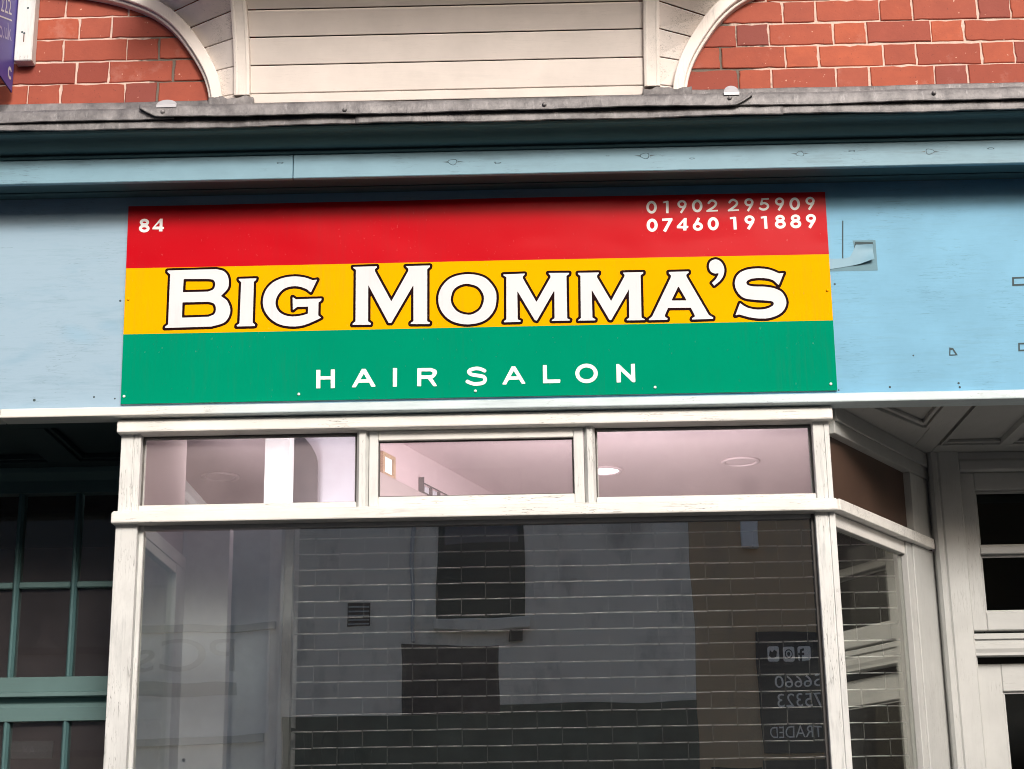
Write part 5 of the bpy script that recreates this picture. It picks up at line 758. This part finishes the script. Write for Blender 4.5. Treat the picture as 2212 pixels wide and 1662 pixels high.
box('door_pane', 1.909, 2.593, 0.862, 0.866, 1.0, 2.25, glass_b, dl); bead_rect('door_bead', 1.9087, 2.5933, 1.0002, 2.2498, 0.008, 0.850, 0.8618, dl, lobby_x, lobby_z)
disc('door_knob', (1.86, 0.838, 1.05), 0.03, galv, dl, 0.05, dome=1)
st(box('dark_hall', 1.74, 2.76, 1.6, 1.65, 0.12, 3.15, room_dark)); st(box('dark_hall_side', 1.70, 1.74, 0.90, 1.6, 0.12, 3.59, room_dark)); st(box('dark_hall_end', 2.757, 2.80, 0.885, 1.6, 0.12, 3.15, room_dark)); st(box('dark_hall_top', 1.745, 2.755, 0.842, 1.6, 3.125, 3.16, room_dark))
nb = thing('neighbour_splay', (3.0, 0.4, 0), 'grey painted splayed side of the doorway opposite the window', 'wall')
bm = bmesh.new(); sweep(bm, [[(2.80, 0.84, z), (2.80, 0.77, z), (3.25, 0.04, z), (3.5, 0.04, z), (3.5, 0.84, z)] for z in (0.0, 3.1495)]); fin(bm, 'splay_wall', lobby_z, nb, 0.002)

# ------------------------------------------------------------------ left recess
l2 = thing('recess_soffit', (-1.9, 0.4, 3.15), 'shade-toned teal panelled soffit over the recess left of the window', 'soffit')
flat('front_rail', [(-3.2, 0.056), (-1.208, 0.056), (-1.208, 0.17), (-3.2, 0.17)], ceil_z, 3.19, teal_shade, l2)
flat('back_rail', [(-3.2, 0.665), (-1.208, 0.665), (-1.208, 0.80), (-3.2, 0.80)], ceil_z, 3.19, teal_shade, l2)
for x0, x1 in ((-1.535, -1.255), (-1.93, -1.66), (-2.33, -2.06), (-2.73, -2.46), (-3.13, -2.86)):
    flat('panel', [(x0, .1705), (x1, .1705), (x1, .6645), (x0, .6645)], 3.18, 3.19, teal_shade, l2, 0)
    flat('rail', [(x0-.122, .1705), (x0, .1705), (x0, .6645), (x0-.122, .6645)], ceil_z, 3.19, teal_shade, l2)
    flat('bead', [(x0+.0003, .171), (x0+.016, .171), (x0+.016, .648), (x0+.0003, .664)], 3.160, 3.1798, teal_shade, l2, 0.002); flat('bead', [(x0+.0165, .6485), (x1-.001, .6485), (x1-.001, .664), (x0+.002, .664)], 3.160, 3.1798, teal_shade, l2, 0.002)
flat('rail', [(-1.2545, .1705), (-1.208, .1705), (-1.208, .6645), (-1.2545, .6645)], ceil_z, 3.19, teal_shade, l2)
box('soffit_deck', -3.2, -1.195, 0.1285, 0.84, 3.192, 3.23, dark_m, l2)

ts = thing('teal_screen', (-1.9, 0.82, 0), 'teal painted glazed screen with small panes in the dark recess left of the window', 'glazed screen')
prism_x('top_moulding', [(0.74, 3.1495), (0.745, 3.13), (0.765, 3.115), (0.778, 3.105), (0.778, 3.058), (0.84, 3.058), (0.84, 3.1495)], -3.2, -1.207, teal_x, ts, 0.001)
prism_x('mid_rail', [(0.786, 2.357), (0.786, 2.303), (0.772, 2.298), (0.770, 2.284), (0.776, 2.281), (0.84, 2.281), (0.84, 2.357)], -3.2, -1.207, teal_x, ts, 0.001)
prism_x('cove_rail', [(0.800, 2.2805), (0.812, 2.262), (0.806, 2.247), (0.784, 2.245), (0.784, 2.194), (0.84, 2.194), (0.84, 2.2805)], -3.2, -1.207, teal_x, ts, 0.001)
for z0, z1 in ((2.3575, 3.0575), (0.9, 2.1935)):
    for k in range(-4, 4):
        x = -1.79+0.2205*k
        if x < -1.25: prism_z('glazing_bar', [(x-.012, .838), (x-.012, .800), (x-.004, .788), (x+.004, .788), (x+.012, .800), (x+.012, .838)], z0, z1, teal_z, ts)
for k in range(-4, 3):
    x0, x1 = -1.79+0.2205*k+.0122, min(-1.79+0.2205*(k+1)-.0122, -1.207)
    if x0 < -3.2: continue
    box('cross_bar', x0, x1, 0.792, 0.838, 2.692, 2.716, teal_x, ts, 0.004)
    for z0, z1 in ((2.3577, 2.6918), (2.7162, 3.0573), (0.9, 2.1933)): box('pane', x0, x1, 0.8165, 0.8205, z0, z1, glass_d, ts)
box('lower_panel', -3.2, -1.207, 0.79, 0.84, 0.0, 0.899, teal_x, ts, 0.003)
st(box('left_shop_back', -3.2, -1.22, 2.2, 2.25, 0.12, 3.12, plain('left_shop_wall', (0.20, 0.17, 0.18), 0.9))); st(box('left_shop_ceiling', -3.2, -1.22, 0.86, 2.25, 3.13, 3.17, room_dark)); st(box('left_shop_end', -1.30, -1.25, 0.925, 2.2, 0.12, 3.12, room_dark)); st(box('left_recess_end', -3.26, -3.2, 0.03, 2.3, 0.0, 3.15, teal_shade))
nt = box('window_notice', -1.775, -1.62, 0.826, 0.829, 2.06, 2.125, black_m); tag(nt, 'small black notice behind a lower teal pane', 'notice')
text_mesh('lettering', 'XA', char_m, nt, Matrix(((1, 0, 0, -1.735), (0, 0, 1, 0.8255), (0, 1, 0, 2.078), (0, 0, 0, 1))), 0.05, 0.03)

# ------------------------------------------------------------------ agent's flag board on its batten
bt = box('timber_batten', -1.672, -1.607, -0.022, 0.029, 4.481, 5.1, white_z, None, 0.003); tag(bt, 'white peeling timber batten fixed to the brick wall beside the purple board', 'batten')
for x, z in ((-1.640, 4.59), (-1.648, 4.595), (-1.633, 4.692)): disc('nail_hole', (x, -0.0218, z), 0.004, edgem, bt, 0.0008, n=10)
box('split', -1.6425, -1.6385, -0.0225, -0.0215, 4.555, 4.59, plain('rust_stain', (0.16, 0.09, 0.07), 0.8), bt)
purp = vinyl('purple_board', (0.11, 0.085, 0.36), 0.4, 0.0, 0.15)
ag = box('flag_board', -1.680, -1.675, -0.62, -0.004, 4.362, 5.1, purp, None, 0.001); tag(ag, 'purple agent flag board with white lettering jutting out from the wall', 'sign board')
def agm(y, z, rot):
    c, s = cos(rot), sin(rot)     # text x -> +Y, text y -> +Z, facing +X
    return Matrix(((0, 0, 1, -1.6742), (c, -s, 0, y), (s, c, 0, z), (0, 0, 0, 1)))
text_mesh('lettering', '3222', whi_v, ag, agm(-0.225, 4.575, 0.38), 0.165, 0.056)
poly_mesh('underline', [[(-0.205, 4.560), (-0.064, 4.616), (-0.064, 4.622), (-0.205, 4.566)]], lambda u, v: (-1.6742, u, v), whi_v, ag)
text_mesh('lettering', 'co.uk', plain('lilac_print', (0.45, 0.42, 0.62), 0.5), ag, agm(-0.215, 4.478, 0.38), 0.175, 0.062)
ring = [[(-0.044+0.022*cos(t*pi/10), 4.420+0.024*sin(t*pi/10)) for t in range(2, 19)]+[(-0.044+0.011*cos(t*pi/10), 4.420+0.013*sin(t*pi/10)) for t in range(18, 1, -1)]]
poly_mesh('emblem', ring, lambda u, v: (-1.6742, u, v), whi_v, ag)

# ------------------------------------------------------------------ buildings across the street (seen in the glass)
YO = -9.925
def omat(name, c, bs=1.0, dirt=(0.25, 0.24, 0.22)):
    t = NT(name)
    br = t.n('ShaderNodeTexBrick'); br.inputs['Scale'].default_value = 1.0; br.inputs['Brick Width'].default_value = 0.225; br.inputs['Row Height'].default_value = 0.075; br.inputs['Mortar Size'].default_value = 0.006
    br.inputs['Color1'].default_value = (*c, 1); br.inputs['Color2'].default_value = (*[k*0.96 for k in c], 1); br.inputs['Mortar'].default_value = (*[k*0.93 for k in c], 1)
    tc = t.n('ShaderNodeTexCoord'); mp = t.n('ShaderNodeMapping'); mp.inputs['Rotation'].default_value = (radians(-90), 0, 0); t.l(tc.outputs['Object'], mp.inputs[0]); t.l(mp.outputs[0], br.inputs['Vector'])
    cc = t.mix(t.ramp(t.noise(t.pos((1, 1, 0.5)), 2.5, 6, 0.7), [(0.52, 0.0), (0.75, 0.7)]), br.outputs[0], dirt)
    return t.out(cc, 0.85)
rend = omat('white_painted_brick', (0.93, 0.88, 0.78)); ochre = omat('ochre_painted_brick', (0.58, 0.43, 0.27)); pale = plain('pale_render', (0.82, 0.82, 0.79), 0.8)
dkgreen = plain('dark_green_paint', (0.022, 0.042, 0.034), 0.4, var=0.15); plinth_g = plain('faded_green_plinth', (0.085, 0.115, 0.09), 0.7, var=0.3, scale=3); navy = plain('navy_board', (0.018, 0.026, 0.032), 0.5); grey_l = plain('sign_lettering', (0.88, 0.88, 0.86), 0.5, var=0.03); dkbrown = plain('dark_stained_brick', (0.07, 0.06, 0.06), 0.8, var=0.3)
wb = thing('white_building', (-0.3, YO, 0), 'white painted building across the street mirrored in the big window', 'building')
box('wall', -2.19, 1.589, YO-5, YO, 0.0, 6.3, rend, wb)
w1 = box('window', -0.77, 0.04, YO-.02, YO+.012, 3.93, 5.35, dkgreen, wb); box('pane', -0.71, -0.02, YO+.013, YO+.018, 4.62, 5.30, glass_t, w1); box('pane', -0.71, -0.02, YO+.013, YO+.016, 3.99, 4.56, dkgreen, w1)
box('sill', -0.80, 0.09, YO, YO+.10, 3.82, 3.925, rend, w1, 0.01); box('stand_in', -0.10, 0.02, YO+.001, YO+.06, 3.72, 3.818, black_m, w1)  # small black block stands in for the shade under the sill
vt = box('vent_grille', -1.61, -1.38, YO-.02, YO+.010, 3.87, 4.11, dkbrown, wb)
for k in range(5): box('vent_slat', -1.60, -1.39, YO+.0102, YO+.025, 3.885+.044*k, 3.90+.044*k, inner_grey, vt)
box('drainpipe', -1.01, -0.975, YO+.001, YO+.05, 3.70, 5.45, plain('pipe_paint', (0.55, 0.56, 0.56), 0.6), wb, 0.01)
box('blocked_opening', -1.10, -0.19, YO-.02, YO+.006, 3.06, 3.69, dkbrown, wb); box('painted_plinth', -2.18, 1.588, YO, YO+.02, 0.0, 3.055, plinth_g, wb); box('plinth_step', -0.19, 1.588, YO, YO+.021, 3.056, 3.14, plinth_g, wb)
ob2 = thing('ochre_building', (4.0, YO, 0), 'ochre brick building across the street mirrored at the right of the big window', 'building')
box('wall', 1.592, 8.0, YO-5, YO, 0.0, 6.2, ochre, ob2); box('shopfront', 1.70, 2.12, YO, YO+.03, 0.0, 2.55, navy, ob2); box('shopfront', 2.13, 5.0, YO, YO+.03, 0.0, 2.60, navy, ob2)
ab = box('alarm_box', 2.06, 2.23, YO+.001, YO+.09, 4.52, 4.80, inner_white, None, 0.01); tag(ab, 'white alarm box on the ochre wall across the street', 'alarm box')
sb = box('trade_sign', 2.15, 3.6, YO+.002, YO+.04, 2.66, 3.74, navy, None, 0.004); tag(sb, 'navy sign with phone numbers and social icons on the ochre wall across the street', 'sign')
def opp(x, z): return Matrix(((-1, 0, 0, x), (0, 0, 1, YO+.0415), (0, 1, 0, z), (0, 0, 0, 1)))
text_mesh('lettering', '56660', grey_l, sb, opp(2.735, 3.255), 0.44, 0.118); text_mesh('lettering', '75323', grey_l, sb, opp(2.735, 3.072), 0.425, 0.122)
text_mesh('lettering', 'D TRADED', grey_l, sb, opp(2.825, 2.808), 0.60, 0.108)
def rrect(x0, x1, z0, z1, r=0.018):
    pts = []
    for cx, cz, a0 in ((x1-r, z0+r, -90), (x1-r, z1-r, 0), (x0+r, z1-r, 90), (x0+r, z0+r, 180)):
        for k in range(4): a_ = radians(a0+30*k); pts.append((cx+r*cos(a_), cz+r*sin(a_)))
    return pts
def opt(u, v): return (u, YO+.0415, v)
def circ(x, z, r, n=14): return [(x+r*cos(2*pi*k/n), z+r*sin(2*pi*k/n)) for k in range(n)]
poly_mesh('icon', [rrect(2.52, 2.63, 3.49, 3.60), [(2.555, 3.4905), (2.537, 3.4905), (2.537, 3.53), (2.524, 3.53), (2.524, 3.548), (2.537, 3.548), (2.545, 3.578), (2.575, 3.582), (2.575, 3.565), (2.558, 3.56), (2.556, 3.548), (2.575, 3.548), (2.575, 3.53), (2.555, 3.53)]], opt, grey_l, sb)
poly_mesh('icon', [rrect(2.388, 2.492, 3.488, 3.598), circ(2.44, 3.542, 0.036)], opt, grey_l, sb); poly_mesh('icon', [circ(2.44, 3.542, 0.027), circ(2.44, 3.542, 0.015)], opt, grey_l, sb)
poly_mesh('icon', [rrect(2.248, 2.352, 3.488, 3.604), [(2.26, 3.53), (2.285, 3.512), (2.325, 3.52), (2.335, 3.56), (2.31, 3.575), (2.29, 3.555), (2.27, 3.575)]], opt, grey_l, sb)
ps = thing('pale_shop', (-5, YO, 0), 'pale shop across the street mirrored in the left of the big window', 'building')
box('wall', -9.0, -2.193, YO-5, YO, 0.0, 6.4, pale, ps); box('fascia_rail', -5.2, -2.25, YO, YO+.05, 3.86, 3.93, inner_grey, ps); box('fascia_panel', -5.2, -2.3, YO, YO+.02, 2.90, 3.855, plain('pale_fascia', (0.80, 0.82, 0.82), 0.5), ps); box('band', -5.0, -2.62, YO+.0202, YO+.024, 3.26, 3.38, inner_grey, ps); box('lower_rail', -5.2, -2.34, YO, YO+.06, 2.83, 2.895, inner_grey, ps)
text_mesh('lettering', 'PCs', inner_mid, ps, Matrix(((-1, 0, 0, -2.62), (0, 0, 1, YO+.0225), (0, 1, 0, 3.47), (0, 0, 0, 1))), 0.9, 0.32)
